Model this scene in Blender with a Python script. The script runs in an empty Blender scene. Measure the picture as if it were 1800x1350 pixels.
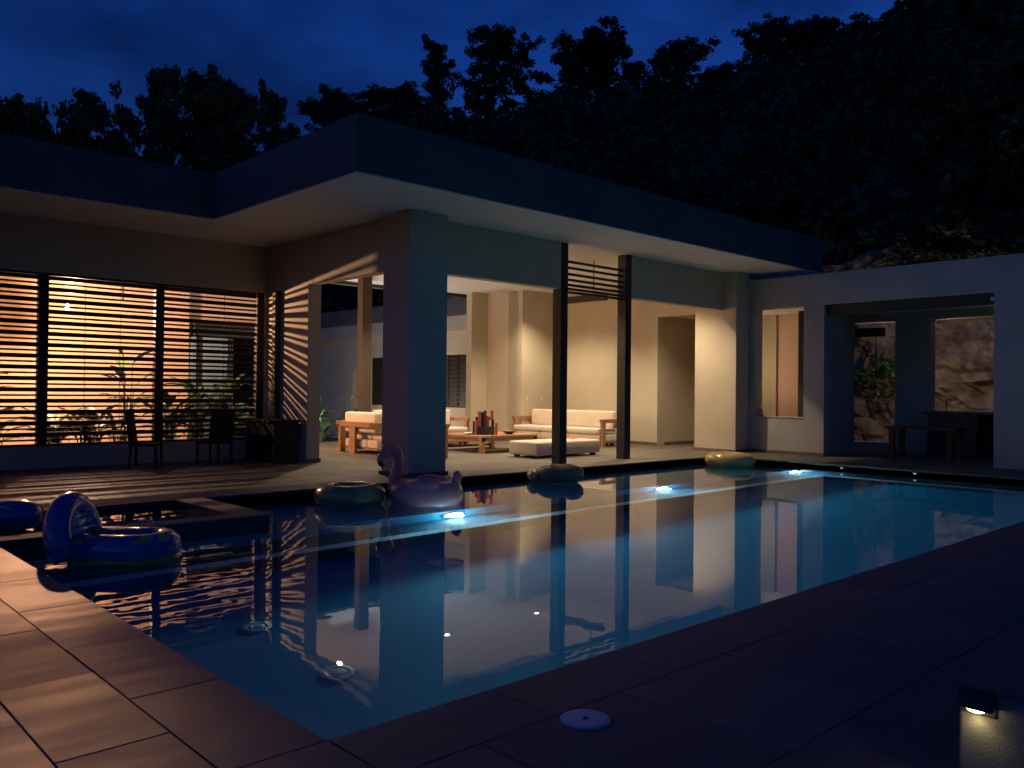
import bpy, math, random
from math import sin, cos, pi, radians, sqrt, atan2
from mathutils import Matrix, Vector, noise

S = bpy.context.scene
COL = S.collection
random.seed(7)
V = Vector

# ------------------------------------------------------------------ camera
cam_d = bpy.data.cameras.new('camera')
cam = bpy.data.objects.new('camera', cam_d)
COL.objects.link(cam)
cam_d.sensor_width = 36.0
cam_d.lens = 29.54
cam_d.clip_start = 0.05
cam_d.clip_end = 2000
CAM = V((-1.9072, -3.1670, 1.5))
rx, ry, rz = (0.72938, -0.68404, 0.0097964), (-0.01343, 0.0, 0.99991), (-0.683974, -0.729448, -0.0091865)
cam.matrix_world = Matrix(((rx[0], ry[0], rz[0], CAM.x), (rx[1], ry[1], rz[1], CAM.y),
                           (rx[2], ry[2], rz[2], CAM.z), (0, 0, 0, 1)))
S.camera = cam

# ------------------------------------------------------------------ world: dusk sky, sun just set on the -X side
W = bpy.data.worlds.new('World')
S.world = W
W.use_nodes = True
wn, wl = W.node_tree.nodes, W.node_tree.links
wn.clear()
w_out = wn.new('ShaderNodeOutputWorld')
w_bg = wn.new('ShaderNodeBackground')
w_sky = wn.new('ShaderNodeTexSky')
w_sky.sky_type = 'NISHITA'
w_sky.sun_disc = False
w_sky.sun_elevation = radians(0.0)
w_sky.sun_rotation = radians(-88)
w_sky.altitude = 200
w_sky.air_density = 1.3
w_sky.dust_density = 0.6
w_sky.ozone_density = 4.0
w_tint = wn.new('ShaderNodeMix'); w_tint.data_type = 'RGBA'; w_tint.blend_type = 'MULTIPLY'
w_tint.inputs[0].default_value = 1.0
w_tint.inputs[7].default_value = (0.16, 0.42, 1.0, 1)
w_tc = wn.new('ShaderNodeTexCoord')
w_noise = wn.new('ShaderNodeTexNoise')
w_noise.inputs['Scale'].default_value = 3.2
w_noise.inputs['Detail'].default_value = 5
w_noise.inputs['Roughness'].default_value = 0.55
w_map = wn.new('ShaderNodeMapping')
w_map.inputs['Scale'].default_value = (1, 1, 2.2)
w_map.inputs['Location'].default_value = (2.3, 4.46, 4.05)
w_ramp = wn.new('ShaderNodeMapRange')
w_ramp.inputs[1].default_value = 0.34; w_ramp.inputs[2].default_value = 0.72
w_ramp.inputs[3].default_value = 0.55; w_ramp.inputs[4].default_value = 2.1
w_cl = wn.new('ShaderNodeMix'); w_cl.data_type = 'RGBA'; w_cl.blend_type = 'MULTIPLY'
w_cl.inputs[0].default_value = 1.0
wl.new(w_sky.outputs[0], w_tint.inputs[6])
wl.new(w_tc.outputs['Generated'], w_map.inputs[0])
wl.new(w_map.outputs[0], w_noise.inputs['Vector'])
wl.new(w_noise.outputs[0], w_ramp.inputs[0])
wl.new(w_tint.outputs[2], w_cl.inputs[6])
wl.new(w_ramp.outputs[0], w_cl.inputs[7])
wl.new(w_cl.outputs[2], w_bg.inputs[0])
w_bg.inputs[1].default_value = 0.30
wl.new(w_bg.outputs[0], w_out.inputs[0])

S.view_settings.view_transform = 'Standard'
S.view_settings.look = 'None'
S.view_settings.exposure = 0
S.view_settings.gamma = 1
S.cycles.use_denoising = True
S.cycles.max_bounces = 9
S.cycles.diffuse_bounces = 4
S.cycles.glossy_bounces = 4
S.cycles.transmission_bounces = 6
S.cycles.caustics_reflective = False
S.cycles.sample_clamp_indirect = 4.0
S.cycles.blur_glossy = 0.4

# ------------------------------------------------------------------ materials
MATS = {}
def pm(name, c1, c2=None, scale=3.0, rough=0.6, bump=0.0, bscale=30.0, stretch=(1, 1, 1), metal=0.0,
       coat=0.0, rand=0.0, detail=5.0, lo=0.35, hi=0.65, trans=0.0, rough2=None, spec=0.5, sheen=0.0):
    """procedural principled material: two colours mixed by noise, optional relief and per-object variation"""
    m = bpy.data.materials.new(name); m.use_nodes = True
    n, l = m.node_tree.nodes, m.node_tree.links
    b = n['Principled BSDF']
    b.inputs['Roughness'].default_value = rough
    b.inputs['Metallic'].default_value = metal
    b.inputs['Coat Weight'].default_value = coat
    b.inputs['Coat Roughness'].default_value = 0.08
    b.inputs['Transmission Weight'].default_value = trans
    b.inputs['Specular IOR Level'].default_value = spec
    b.inputs['Sheen Weight'].default_value = sheen
    c2 = c2 or tuple(x * 0.82 for x in c1)
    tc = n.new('ShaderNodeTexCoord'); mp = n.new('ShaderNodeMapping')
    mp.inputs['Scale'].default_value = stretch
    oi = n.new('ShaderNodeObjectInfo')
    mul = n.new('ShaderNodeMath'); mul.operation = 'MULTIPLY'; mul.inputs[1].default_value = 40.0
    l.new(oi.outputs['Random'], mul.inputs[0]); l.new(mul.outputs[0], mp.inputs['Location'])
    l.new(tc.outputs['Object'], mp.inputs['Vector'])
    nz = n.new('ShaderNodeTexNoise'); nz.inputs['Scale'].default_value = scale; nz.inputs['Detail'].default_value = detail
    l.new(mp.outputs[0], nz.inputs['Vector'])
    rp = n.new('ShaderNodeMapRange'); rp.inputs[1].default_value = lo; rp.inputs[2].default_value = hi
    l.new(nz.outputs[0], rp.inputs[0])
    mx = n.new('ShaderNodeMix'); mx.data_type = 'RGBA'
    mx.inputs[6].default_value = (*c1, 1); mx.inputs[7].default_value = (*c2, 1)
    l.new(rp.outputs[0], mx.inputs[0])
    last = mx.outputs[2]
    if rand > 0:
        hv = n.new('ShaderNodeHueSaturation')
        r2 = n.new('ShaderNodeMapRange'); r2.inputs[3].default_value = 1 - rand; r2.inputs[4].default_value = 1 + rand
        l.new(oi.outputs['Random'], r2.inputs[0]); l.new(r2.outputs[0], hv.inputs['Value']); l.new(last, hv.inputs['Color'])
        last = hv.outputs[0]
    l.new(last, b.inputs['Base Color'])
    if rough2 is not None:
        r3 = n.new('ShaderNodeMapRange'); r3.inputs[3].default_value = rough; r3.inputs[4].default_value = rough2
        l.new(rp.outputs[0], r3.inputs[0]); l.new(r3.outputs[0], b.inputs['Roughness'])
    if bump > 0:
        nb = n.new('ShaderNodeTexNoise'); nb.inputs['Scale'].default_value = bscale; nb.inputs['Detail'].default_value = 4
        l.new(mp.outputs[0], nb.inputs['Vector'])
        bp = n.new('ShaderNodeBump'); bp.inputs['Strength'].default_value = bump; bp.inputs['Distance'].default_value = 0.02
        l.new(nb.outputs[0], bp.inputs['Height']); l.new(bp.outputs[0], b.inputs['Normal'])
    MATS[name] = m
    return m

def emit(name, col, strength):
    m = bpy.data.materials.new(name); m.use_nodes = True
    n, l = m.node_tree.nodes, m.node_tree.links
    n.clear()
    o = n.new('ShaderNodeOutputMaterial'); e = n.new('ShaderNodeEmission')
    e.inputs[0].default_value = (*col, 1); e.inputs[1].default_value = strength
    l.new(e.outputs[0], o.inputs[0]); MATS[name] = m
    return m

pm('plaster', (0.54, 0.48, 0.37), (0.465, 0.41, 0.312), scale=0.9, detail=9, rough=0.85, bump=0.2, bscale=45, lo=0.3, hi=0.72)
pm('plaster_grey', (0.43, 0.42, 0.37), (0.345, 0.335, 0.295), scale=0.8, detail=9, rough=0.88, bump=0.2, bscale=45, lo=0.3, hi=0.72)
pm('plaster_peach', (0.70, 0.50, 0.37), (0.64, 0.455, 0.335), scale=1.2, rough=0.85, bump=0.12, bscale=60)
pm('fascia', (0.12, 0.115, 0.105), (0.095, 0.09, 0.085), scale=1.0, rough=0.7, bump=0.08, bscale=40)
pm('ceiling_white', (0.84, 0.81, 0.76), (0.80, 0.77, 0.72), scale=0.8, rough=0.9, bump=0.05, bscale=50)
pm('dark_wood', (0.022, 0.014, 0.010), (0.034, 0.022, 0.015), scale=9, rough=0.55, stretch=(0.3, 3, 3), bump=0.15, bscale=25)
pm('dark_metal', (0.018, 0.017, 0.016), (0.026, 0.024, 0.022), scale=6, rough=0.5)
pm('post_wood', (0.075, 0.052, 0.036), (0.05, 0.034, 0.024), scale=8, rough=0.6, stretch=(3, 3, 0.25), bump=0.2, bscale=20)
pm('skirting', (0.16, 0.11, 0.075), (0.12, 0.085, 0.06), scale=6, rough=0.5)
pm('teak', (0.36, 0.185, 0.085), (0.27, 0.13, 0.06), scale=7, rough=0.5, stretch=(0.6, 4, 4), bump=0.1, bscale=30)
pm('teak_dark', (0.18, 0.09, 0.05), (0.12, 0.06, 0.034), scale=7, rough=0.45, stretch=(0.6, 4, 4), bump=0.1, bscale=30)
pm('cushion', (0.70, 0.60, 0.49), (0.64, 0.55, 0.445), scale=4, rough=0.95, bump=0.25, bscale=160, sheen=0.2)
pm('deck_tile', (0.185, 0.145, 0.12), (0.12, 0.094, 0.079), scale=2.4, spec=0.3, rough=0.72, rough2=0.58, stretch=(0.5, 2.6, 1), rand=0.10, bump=0.06, bscale=40, lo=0.3, hi=0.7)
pm('terrace_tile', (0.155, 0.137, 0.115), (0.08, 0.071, 0.06), scale=3.0, spec=0.35, rough=0.66, rough2=0.5, stretch=(0.45, 2.2, 1), rand=0.07, bump=0.05, bscale=40, lo=0.3, hi=0.7)
pm('grout', (0.085, 0.068, 0.056), (0.06, 0.048, 0.04), scale=8, rough=0.9)
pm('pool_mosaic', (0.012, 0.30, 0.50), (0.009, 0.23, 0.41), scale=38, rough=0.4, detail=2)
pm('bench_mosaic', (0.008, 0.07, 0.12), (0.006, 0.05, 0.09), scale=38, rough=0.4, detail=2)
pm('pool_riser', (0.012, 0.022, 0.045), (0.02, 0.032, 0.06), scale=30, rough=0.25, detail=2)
pm('light_mosaic', (0.74, 0.82, 0.84), (0.36, 0.56, 0.64), scale=34, rough=0.4, detail=3, lo=0.42, hi=0.58)
pm('white_plastic', (0.72, 0.72, 0.70), (0.66, 0.66, 0.64), scale=5, rough=0.4)
pm('lid_blue', (0.42, 0.46, 0.60), (0.36, 0.40, 0.54), scale=6, rough=0.45)
pm('rock', (0.34, 0.27, 0.205), (0.16, 0.12, 0.09), scale=1.6, rough=0.95, bump=0.45, bscale=3.5, detail=8, lo=0.38, hi=0.62)
pm('soil', (0.07, 0.055, 0.035), (0.045, 0.04, 0.022), scale=0.5, rough=1.0)
pm('leaf_dark', (0.030, 0.050, 0.018), (0.050, 0.075, 0.024), scale=0.8, rough=0.6)
pm('leaf_forest', (0.034, 0.052, 0.018), (0.060, 0.080, 0.026), scale=0.35, rough=0.65, lo=0.4, hi=0.6)
pm('leaf_big', (0.055, 0.14, 0.030), (0.085, 0.19, 0.04), scale=3, rough=0.38, rand=0.35)
pm('bark', (0.11, 0.09, 0.065), (0.06, 0.05, 0.035), scale=4, rough=0.9, stretch=(2, 2, 0.4))
pm('bark_pale', (0.24, 0.20, 0.14), (0.15, 0.125, 0.09), scale=3, rough=0.9, stretch=(2, 2, 0.4))
pm('vinyl_olive', (0.26, 0.24, 0.10), (0.22, 0.20, 0.085), scale=2, rough=0.22, coat=0.6)
pm('vinyl_brown', (0.24, 0.165, 0.08), (0.20, 0.135, 0.065), scale=2, rough=0.2, coat=0.8)
pm('vinyl_tan', (0.34, 0.255, 0.17), (0.30, 0.22, 0.15), scale=2, rough=0.22, coat=0.6)
pm('vinyl_yellow', (0.50, 0.37, 0.12), (0.44, 0.32, 0.10), scale=2, rough=0.22, coat=0.6)
pm('vinyl_pink', (0.75, 0.17, 0.19), (0.70, 0.15, 0.17), scale=2, rough=0.22, coat=0.6)
pm('vinyl_lilac', (0.66, 0.23, 0.24), (0.60, 0.205, 0.215), scale=2, rough=0.25, coat=0.6)
pm('vinyl_black', (0.02, 0.018, 0.022), (0.03, 0.026, 0.03), scale=2, rough=0.3, coat=0.4)
pm('vinyl_blue', (0.03, 0.075, 0.33), (0.025, 0.064, 0.29), scale=2, rough=0.2, coat=0.7)
pm('vinyl_green', (0.22, 0.27, 0.045), (0.19, 0.235, 0.04), scale=2, rough=0.25, coat=0.6)
pm('vinyl_clear', (0.42, 0.46, 0.52), (0.36, 0.40, 0.48), scale=2, rough=0.2, coat=0.6)
pm('block_red', (0.36, 0.055, 0.065), (0.30, 0.045, 0.055), scale=10, rough=0.5)
pm('block_black', (0.02, 0.022, 0.02), (0.03, 0.03, 0.028), scale=10, rough=0.5)
pm('orange_cloth', (0.62, 0.13, 0.035), (0.52, 0.10, 0.03), scale=9, rough=0.9)
pm('ceramic', (0.55, 0.53, 0.50), (0.5, 0.48, 0.45), scale=5, rough=0.3)
pm('pot_grey', (0.16, 0.16, 0.155), (0.12, 0.12, 0.115), scale=6, rough=0.8, bump=0.2)
pm('stone_dark', (0.045, 0.042, 0.04), (0.03, 0.028, 0.027), scale=9, rough=0.35)
pm('chrome', (0.7, 0.7, 0.7), (0.6, 0.6, 0.6), scale=5, rough=0.15, metal=1.0)
pm('wicker', (0.014, 0.011, 0.009), (0.009, 0.007, 0.006), scale=40, rough=0.8, bump=0.4, bscale=60)
pm('stucco', (0.22, 0.215, 0.195), (0.17, 0.165, 0.15), scale=4, rough=0.95, bump=0.12, bscale=120)
pm('glass_bottle', (0.30, 0.20, 0.12), (0.26, 0.17, 0.10), scale=3, rough=0.1, trans=0.5)
pm('roof_rear', (0.10, 0.10, 0.11), (0.08, 0.08, 0.09), scale=2, rough=0.7)
emit('downlight_glow', (1.0, 0.80, 0.52), 60.0)
emit('bulb_glow', (1.0, 0.72, 0.38), 90.0)
emit('pool_glow', (0.70, 0.97, 1.0), 60.0)
emit('led_glow', (0.70, 0.92, 1.0), 0.8)
emit('lamp_glow', (1.0, 0.80, 0.36), 16.0)
emit('room_glow', (0.95, 0.97, 1.0), 14.0)

def print_vinyl(name, base, ink):
    m = pm(name, base, rough=0.2, coat=0.7); n, l = m.node_tree.nodes, m.node_tree.links
    b = n['Principled BSDF']; src = b.inputs['Base Color'].links[0].from_socket
    tc = n.new('ShaderNodeTexCoord'); v = n.new('ShaderNodeTexVoronoi'); v.inputs['Scale'].default_value = 5.5
    mp = n.new('ShaderNodeMapping'); mp.inputs['Scale'].default_value = (1, 1, 0.45)
    l.new(tc.outputs['Object'], mp.inputs[0]); l.new(mp.outputs[0], v.inputs['Vector'])
    sp = n.new('ShaderNodeSeparateXYZ'); l.new(tc.outputs['Object'], sp.inputs[0])
    lt = n.new('ShaderNodeMath'); lt.operation = 'LESS_THAN'; lt.inputs[1].default_value = 0.42; l.new(v.outputs['Distance'], lt.inputs[0])
    zz = n.new('ShaderNodeMath'); zz.operation = 'SUBTRACT'; zz.inputs[1].default_value = 0.145; l.new(sp.outputs['Z'], zz.inputs[0])
    ab = n.new('ShaderNodeMath'); ab.operation = 'ABSOLUTE'; l.new(zz.outputs[0], ab.inputs[0])
    gt = n.new('ShaderNodeMath'); gt.operation = 'GREATER_THAN'; gt.inputs[1].default_value = 0.075; l.new(ab.outputs[0], gt.inputs[0])
    mu = n.new('ShaderNodeMath'); mu.operation = 'MULTIPLY'; l.new(lt.outputs[0], mu.inputs[0]); l.new(gt.outputs[0], mu.inputs[1])
    mx = n.new('ShaderNodeMix'); mx.data_type = 'RGBA'; l.new(mu.outputs[0], mx.inputs[0]); l.new(src, mx.inputs[6]); mx.inputs[7].default_value = (*ink, 1)
    l.new(mx.outputs[2], b.inputs['Base Color'])
print_vinyl('vinyl_print', (0.03, 0.075, 0.33), (0.34, 0.36, 0.05))
def water_mat(name, calm, rough_x):
    m = bpy.data.materials.new(name); m.use_nodes = True
    n, l = m.node_tree.nodes, m.node_tree.links
    n.clear()
    o = n.new('ShaderNodeOutputMaterial'); g = n.new('ShaderNodeBsdfGlass')
    g.inputs['IOR'].default_value = 1.36; g.inputs['Roughness'].default_value = 0.0
    g.inputs['Color'].default_value = (0.97, 0.99, 1.0, 1)
    geo = n.new('ShaderNodeNewGeometry')
    mp = n.new('ShaderNodeMapping'); mp.inputs['Scale'].default_value = (1, 1, 1)
    l.new(geo.outputs['Position'], mp.inputs[0])
    a = n.new('ShaderNodeTexNoise'); a.inputs['Scale'].default_value = 1.9; a.inputs['Detail'].default_value = 2
    b = n.new('ShaderNodeTexNoise'); b.inputs['Scale'].default_value = 0.55; b.inputs['Detail'].default_value = 1
    l.new(mp.outputs[0], a.inputs['Vector']); l.new(mp.outputs[0], b.inputs['Vector'])
    sx = n.new('ShaderNodeSeparateXYZ'); l.new(geo.outputs['Position'], sx.inputs[0])
    mr = n.new('ShaderNodeMapRange'); mr.interpolation_type = 'SMOOTHSTEP'
    mr.inputs[1].default_value = rough_x[0]; mr.inputs[2].default_value = rough_x[1]
    mr.inputs[3].default_value = 0.11; mr.inputs[4].default_value = calm
    l.new(sx.outputs['X'], mr.inputs[0])
    mul = n.new('ShaderNodeMath'); mul.operation = 'MULTIPLY'
    l.new(a.outputs[0], mul.inputs[0]); l.new(mr.outputs[0], mul.inputs[1])
    add = n.new('ShaderNodeMath'); add.operation = 'MULTIPLY_ADD'
    l.new(b.outputs[0], add.inputs[0]); add.inputs[1].default_value = 0.15; l.new(mul.outputs[0], add.inputs[2])
    bp = n.new('ShaderNodeBump'); bp.inputs['Strength'].default_value = 1.0; bp.inputs['Distance'].default_value = 0.014
    l.new(add.outputs[0], bp.inputs['Height'])
    l.new(bp.outputs[0], g.inputs['Normal'])
    l.new(g.outputs[0], o.inputs[0]); MATS[name] = m
water_mat('pool_water', 0.055, (1.6, 4.6))
water_mat('spa_water', 1.0, (5, 9))

# ------------------------------------------------------------------ mesh helpers
class MB:
    def __init__(s): s.v, s.f = [], []
    def quadbox(s, P):                      # eight corners: bottom 4 ccw, top 4 ccw
        k = len(s.v); s.v += [tuple(p) for p in P]
        s.f += [(k+3, k+2, k+1, k), (k+4, k+5, k+6, k+7), (k, k+1, k+5, k+4), (k+1, k+2, k+6, k+5), (k+2, k+3, k+7, k+6), (k+3, k, k+4, k+7)]
        return s
    def box(s, x0, x1, y0, y1, z0, z1):
        return s.quadbox([(x0, y0, z0), (x1, y0, z0), (x1, y1, z0), (x0, y1, z0), (x0, y0, z1), (x1, y0, z1), (x1, y1, z1), (x0, y1, z1)])
    def bar(s, a, b, w, h):                 # box bar from a to b
        a, b = V(a), V(b); d = (b - a).normalized()
        u = d.cross(V((0, 0, 1)));
        if u.length < 1e-4: u = V((1, 0, 0))
        u.normalize(); t = u.cross(d)
        u, t = u * w / 2, t * h / 2
        return s.quadbox([a - u - t, a + u - t, a + u + t, a - u + t, b - u - t, b + u - t, b + u + t, b - u + t])
    def tube(s, pts, radii, n=12, cap=True):
        pts = [V(p) for p in pts]; k0 = len(s.v)
        up = V((0, 0, 1)); N = len(pts); pu = None
        for i, p in enumerate(pts):
            d = (pts[min(i+1, N-1)] - pts[max(i-1, 0)]).normalized()
            if pu is None:
                u = d.cross(up)
                if u.length < 0.1: u = d.cross(V((1, 0, 0)))
            else: u = pu - d * pu.dot(d)
            u.normalize(); pu = u; w = d.cross(u)
            r = radii[i] if hasattr(radii, '__len__') else radii
            r1, r2 = r if hasattr(r, '__len__') else (r, r)
            for j in range(n):
                a = 2*pi*j/n; s.v.append(tuple(p + u*cos(a)*r1 + w*sin(a)*r2))
        for i in range(N-1):
            for j in range(n):
                a, b = k0+i*n+j, k0+i*n+(j+1) % n
                s.f.append((a, b, b+n, a+n))
        if cap:
            s.f.append(tuple(k0+j for j in reversed(range(n)))); s.f.append(tuple(k0+(N-1)*n+j for j in range(n)))
        return s
    def lathe(s, prof, c=(0, 0, 0), n=24):
        k0 = len(s.v)
        for r, z in prof:
            for j in range(n):
                a = 2*pi*j/n; s.v.append((c[0]+r*cos(a), c[1]+r*sin(a), c[2]+z))
        for i in range(len(prof)-1):
            for j in range(n):
                a, b = k0+i*n+j, k0+i*n+(j+1) % n
                s.f.append((a, b, b+n, a+n))
        if prof[0][0] > 1e-4: s.f.append(tuple(k0+j for j in reversed(range(n))))
        if prof[-1][0] > 1e-4: s.f.append(tuple(k0+(len(prof)-1)*n+j for j in range(n)))
        return s
    def torus(s, c, R, r, rz=None, n=40, m=16, sx=1.0, sy=1.0, wob=None):
        k0 = len(s.v); rz = rz or r
        for i in range(n):
            a = 2*pi*i/n; q = 1 + (wob(a) if wob else 0)
            for j in range(m):
                b = 2*pi*j/m
                R2 = R + r*q*cos(b)
                s.v.append((c[0]+R2*cos(a)*sx, c[1]+R2*sin(a)*sy, c[2]+rz*q*sin(b)))
        for i in range(n):
            for j in range(m):
                s.f.append((k0+i*m+j, k0+((i+1) % n)*m+j, k0+((i+1) % n)*m+(j+1) % m, k0+i*m+(j+1) % m))
        return s
    def ell(s, c, rx_, ry_, rz_, n=16, m=10):
        k0 = len(s.v)
        for i in range(m+1):
            t = pi*i/m
            for j in range(n):
                a = 2*pi*j/n; s.v.append((c[0]+rx_*sin(t)*cos(a), c[1]+ry_*sin(t)*sin(a), c[2]-rz_*cos(t)))
        for i in range(m):
            for j in range(n):
                a, b = k0+i*n+j, k0+i*n+(j+1) % n
                s.f.append((a, b, b+n, a+n))
        return s
    def mesh(s, name, mat, smooth=False):
        me = bpy.data.meshes.new(name); me.from_pydata(s.v, [], s.f); me.validate(); me.update()
        me.materials.append(MATS[mat])
        if smooth:
            for p in me.polygons: p.use_smooth = True
        return me
    def obj(s, name, mat, parent=None, smooth=False, bevel=0.0, seg=2, sub=0, keep=False):
        o = bpy.data.objects.new(name, s.mesh(name, mat, smooth)); COL.objects.link(o)
        if parent:
            o.parent = parent
            if keep: o.matrix_parent_inverse = Matrix.LocRotScale(parent.location, parent.rotation_euler, parent.scale).inverted()
        if bevel:
            b = o.modifiers.new('b', 'BEVEL'); b.width = bevel; b.segments = seg; b.limit_method = 'ANGLE'
        if sub:
            b = o.modifiers.new('s', 'SUBSURF'); b.levels = sub; b.render_levels = sub
        return o

def pierced(name, mat, parent, axis, c0, c1, us, zs, holes):
    """one connected wall of thickness c0..c1 (along x or y) over the grid us x zs, leaving out the listed cells"""
    m = MB(); idx = {}
    def vid(i, j, s):
        if (i, j, s) not in idx:
            idx[(i, j, s)] = len(m.v); c = (c0, c1)[s]
            m.v.append((c, us[i], zs[j]) if axis == 'x' else (us[i], c, zs[j]))
        return idx[(i, j, s)]
    solid = lambda i, j: 0 <= i < len(us)-1 and 0 <= j < len(zs)-1 and (i, j) not in holes
    for i in range(len(us)-1):
        for j in range(len(zs)-1):
            if not solid(i, j): continue
            q = [(i, j), (i+1, j), (i+1, j+1), (i, j+1)]
            m.f.append(tuple(vid(a, b, 0) for a, b in reversed(q))); m.f.append(tuple(vid(a, b, 1) for a, b in q))
            for k, (di, dj) in enumerate(((0, -1), (1, 0), (0, 1), (-1, 0))):
                if not solid(i+di, j+dj):
                    (a, b), (c, d) = q[k], q[(k+1) % 4]
                    m.f.append((vid(a, b, 0), vid(c, d, 0), vid(c, d, 1), vid(a, b, 1)))
    return m.obj(name, mat, parent, keep=True)
def tag(o, label=None, cat=None, group=None, kind=None):
    if label: o['label'] = label
    if cat: o['category'] = cat
    if group: o['group'] = group
    if kind: o['kind'] = kind
    return o
def thing(name, label, cat, loc=(0, 0, 0), rz=0.0, group=None):
    o = bpy.data.objects.new(name, None); COL.objects.link(o)
    o.location = loc; o.rotation_euler = (0, 0, rz); o.empty_display_size = 0.2
    return tag(o, label, cat, group)
def link(name, me, parent, loc=(0, 0, 0), rot=(0, 0, 0), sc=(1, 1, 1)):
    o = bpy.data.objects.new(name, me); COL.objects.link(o); o.parent = parent
    o.location = loc; o.rotation_euler = rot; o.scale = sc
    return o
def copy_tree(o, parent=None):
    c = o.copy(); COL.objects.link(c); c.parent = parent
    for ch in o.children: copy_tree(ch, c)
    return c
def B(x0, x1, y0, y1, z0, z1): return MB().box(x0, x1, y0, y1, z0, z1)
def lamp(name, kind, parent, loc, power, col, radius=0.05, rot=None, size=None, blend=1.0):
    d = bpy.data.lights.new(name, kind); d.energy = power; d.color = col; d.shadow_soft_size = radius
    if kind == 'SPOT': d.spot_size = size; d.spot_blend = blend
    o = bpy.data.objects.new(name, d); COL.objects.link(o); o.parent = parent; o.location = loc
    if rot is not None: o.rotation_euler = rot
    return o
def aim(frm, to): return (V(to) - V(frm)).to_track_quat('-Z', 'Y').to_euler()

# ------------------------------------------------------------------ pool levels
WZ = -0.14            # water
SHELF, BENCH, FLOOR = -0.62, -1.24, -1.78
PX, PY, LY = 15.65, 8.2, 6.2    # pool length, width, line of the shelf and spa wall
SOF, RTOP = 4.64, 5.5

# ------------------------------------------------------------------ paving laid tile by tile
def tiles(parent, x0, x1, y0, y1, tx, ty, z, mat, skip=(), along_x=True, gap=0.004, t=0.03, shift=0.5, ox=0.0):
    """rows of tiles with real joints; shared mesh for whole tiles, cut pieces get their own"""
    cache = {}
    rows = []
    if along_x:
        ny = int(math.ceil((y1 - y0) / ty))
        for j in range(ny):
            b0, b1 = y0 + j*ty, min(y0 + (j+1)*ty, y1)
            a = x0 - ((j * shift) % 1.0) * tx + ox - tx
            while a < x1:
                rows.append((max(a, x0), min(a + tx, x1), b0, b1)); a += tx
    else:
        nx = int(math.ceil((x1 - x0) / tx))
        for i in range(nx):
            a0, a1 = x0 + i*tx, min(x0 + (i+1)*tx, x1)
            b = y0 - ((i * shift) % 1.0) * ty + ox - ty
            while b < y1:
                rows.append((a0, a1, max(b, y0), min(b + ty, y1))); b += ty
    for a0, a1, b0, b1 in rows:
        if a1 - a0 < 0.012 or b1 - b0 < 0.012: continue
        cx, cy = (a0 + a1)/2, (b0 + b1)/2
        if any(s0 < cx < s1 and u0 < cy < u1 for s0, s1, u0, u1 in skip): continue
        w, d = round(a1 - a0 - gap, 3), round(b1 - b0 - gap, 3)
        if (w, d) not in cache:
            m = MB(); e = 0.004
            m.quadbox([(-w/2, -d/2, -t), (w/2, -d/2, -t), (w/2, d/2, -t), (-w/2, d/2, -t),
                       (-w/2, -d/2, -e), (w/2, -d/2, -e), (w/2, d/2, -e), (-w/2, d/2, -e)])
            m.quadbox([(-w/2, -d/2, -e), (w/2, -d/2, -e), (w/2, d/2, -e), (-w/2, d/2, -e),
                       (-w/2+e, -d/2+e, 0), (w/2-e, -d/2+e, 0), (w/2-e, d/2-e, 0), (-w/2+e, d/2-e, 0)])
            m.f = [f for k, f in enumerate(m.f) if k not in (1, 6)]
            cache[(w, d)] = m.mesh('tile', mat)
        link('tile', cache[(w, d)], parent, (cx, cy, z + random.uniform(-0.0012, 0.0012)))

# near deck round the two near sides of the pool
nd = MB(); nd.box(-9, 0, -9, LY - 0.002, -0.4, -0.025); nd.box(0, 30, -9, 0, -0.4, -0.025)
near_deck = tag(nd.obj('pool_deck', 'grout'), kind='structure')
tiles(near_deck, -2.325, 0.0, 0.0, 6.2, 0.465, 1.05, 0.0, 'deck_tile', along_x=False)
tiles(near_deck, -2.79, 7.44, -2.325, 0.0, 0.93, 0.93, 0.0, 'deck_tile', shift=0.5)
far = MB(); far.box(7.44, 17.6, -2.325, 0, -0.025, 0.0); far.box(-9, -2.79, -9, 6.2, -0.025, 0); far.box(-2.79, -2.325, 0, 6.2, -0.025, 0); far.box(-2.79, 17.6, -9, -2.325, -0.025, 0); far.box(17.6, 30, -9, 0, -0.025, 0)
far.obj('deck_field', 'deck_tile', near_deck)

# terrace and living-room floor on the far side, and the strip at the pool's far end
td = MB(); td.box(-9, 21.6, PY, 18.2, -0.4, -0.025); td.box(PX, 21.6, 0, PY, -0.4, -0.025); td.box(-9, 0, LY, PY, -0.4, -0.025)
terrace = tag(td.obj('terrace', 'grout'), kind='structure')
tiles(terrace, -2.8, 6.8, PY + 0.002, 14.1, 0.93, 0.93, 0.0, 'terrace_tile', shift=0.5)
tiles(terrace, 6.8, 17.6, PY + 0.002, 15.6, 1.2, 0.62, 0.0, 'terrace_tile', shift=0.5)
tiles(terrace, PX + 0.002, 17.6, 0.0, PY, 0.98, 0.93, 0.0, 'terrace_tile', shift=0.5)
ff = MB(); ff.box(-9, -2.8, PY, 14.1, -0.025, 0); ff.box(-9, 17.6, 15.6, 18.2, -0.025, 0); ff.box(17.6, 21.6, 0, 18.2, -0.025, 0); ff.box(-9, 6.8, 14.1, 15.6, -0.025, 0); ff.box(-9, 0, LY, PY, -0.025, 0)
ff.obj('floor_field', 'terrace_tile', terrace)

gm = MB(); gx, gy = (-300, -0.3, PX + 0.3, 400), (-300, -0.3, PY + 0.3, 400)
for yy in gy:
    for xx in gx: gm.v.append((xx, yy, -0.6))
gm.f = [(j*4+i, j*4+i+1, j*4+i+5, j*4+i+4) for j in range(3) for i in range(3) if (i, j) != (1, 1)]
ground = tag(gm.obj('ground', 'soil'), kind='structure')

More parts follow.
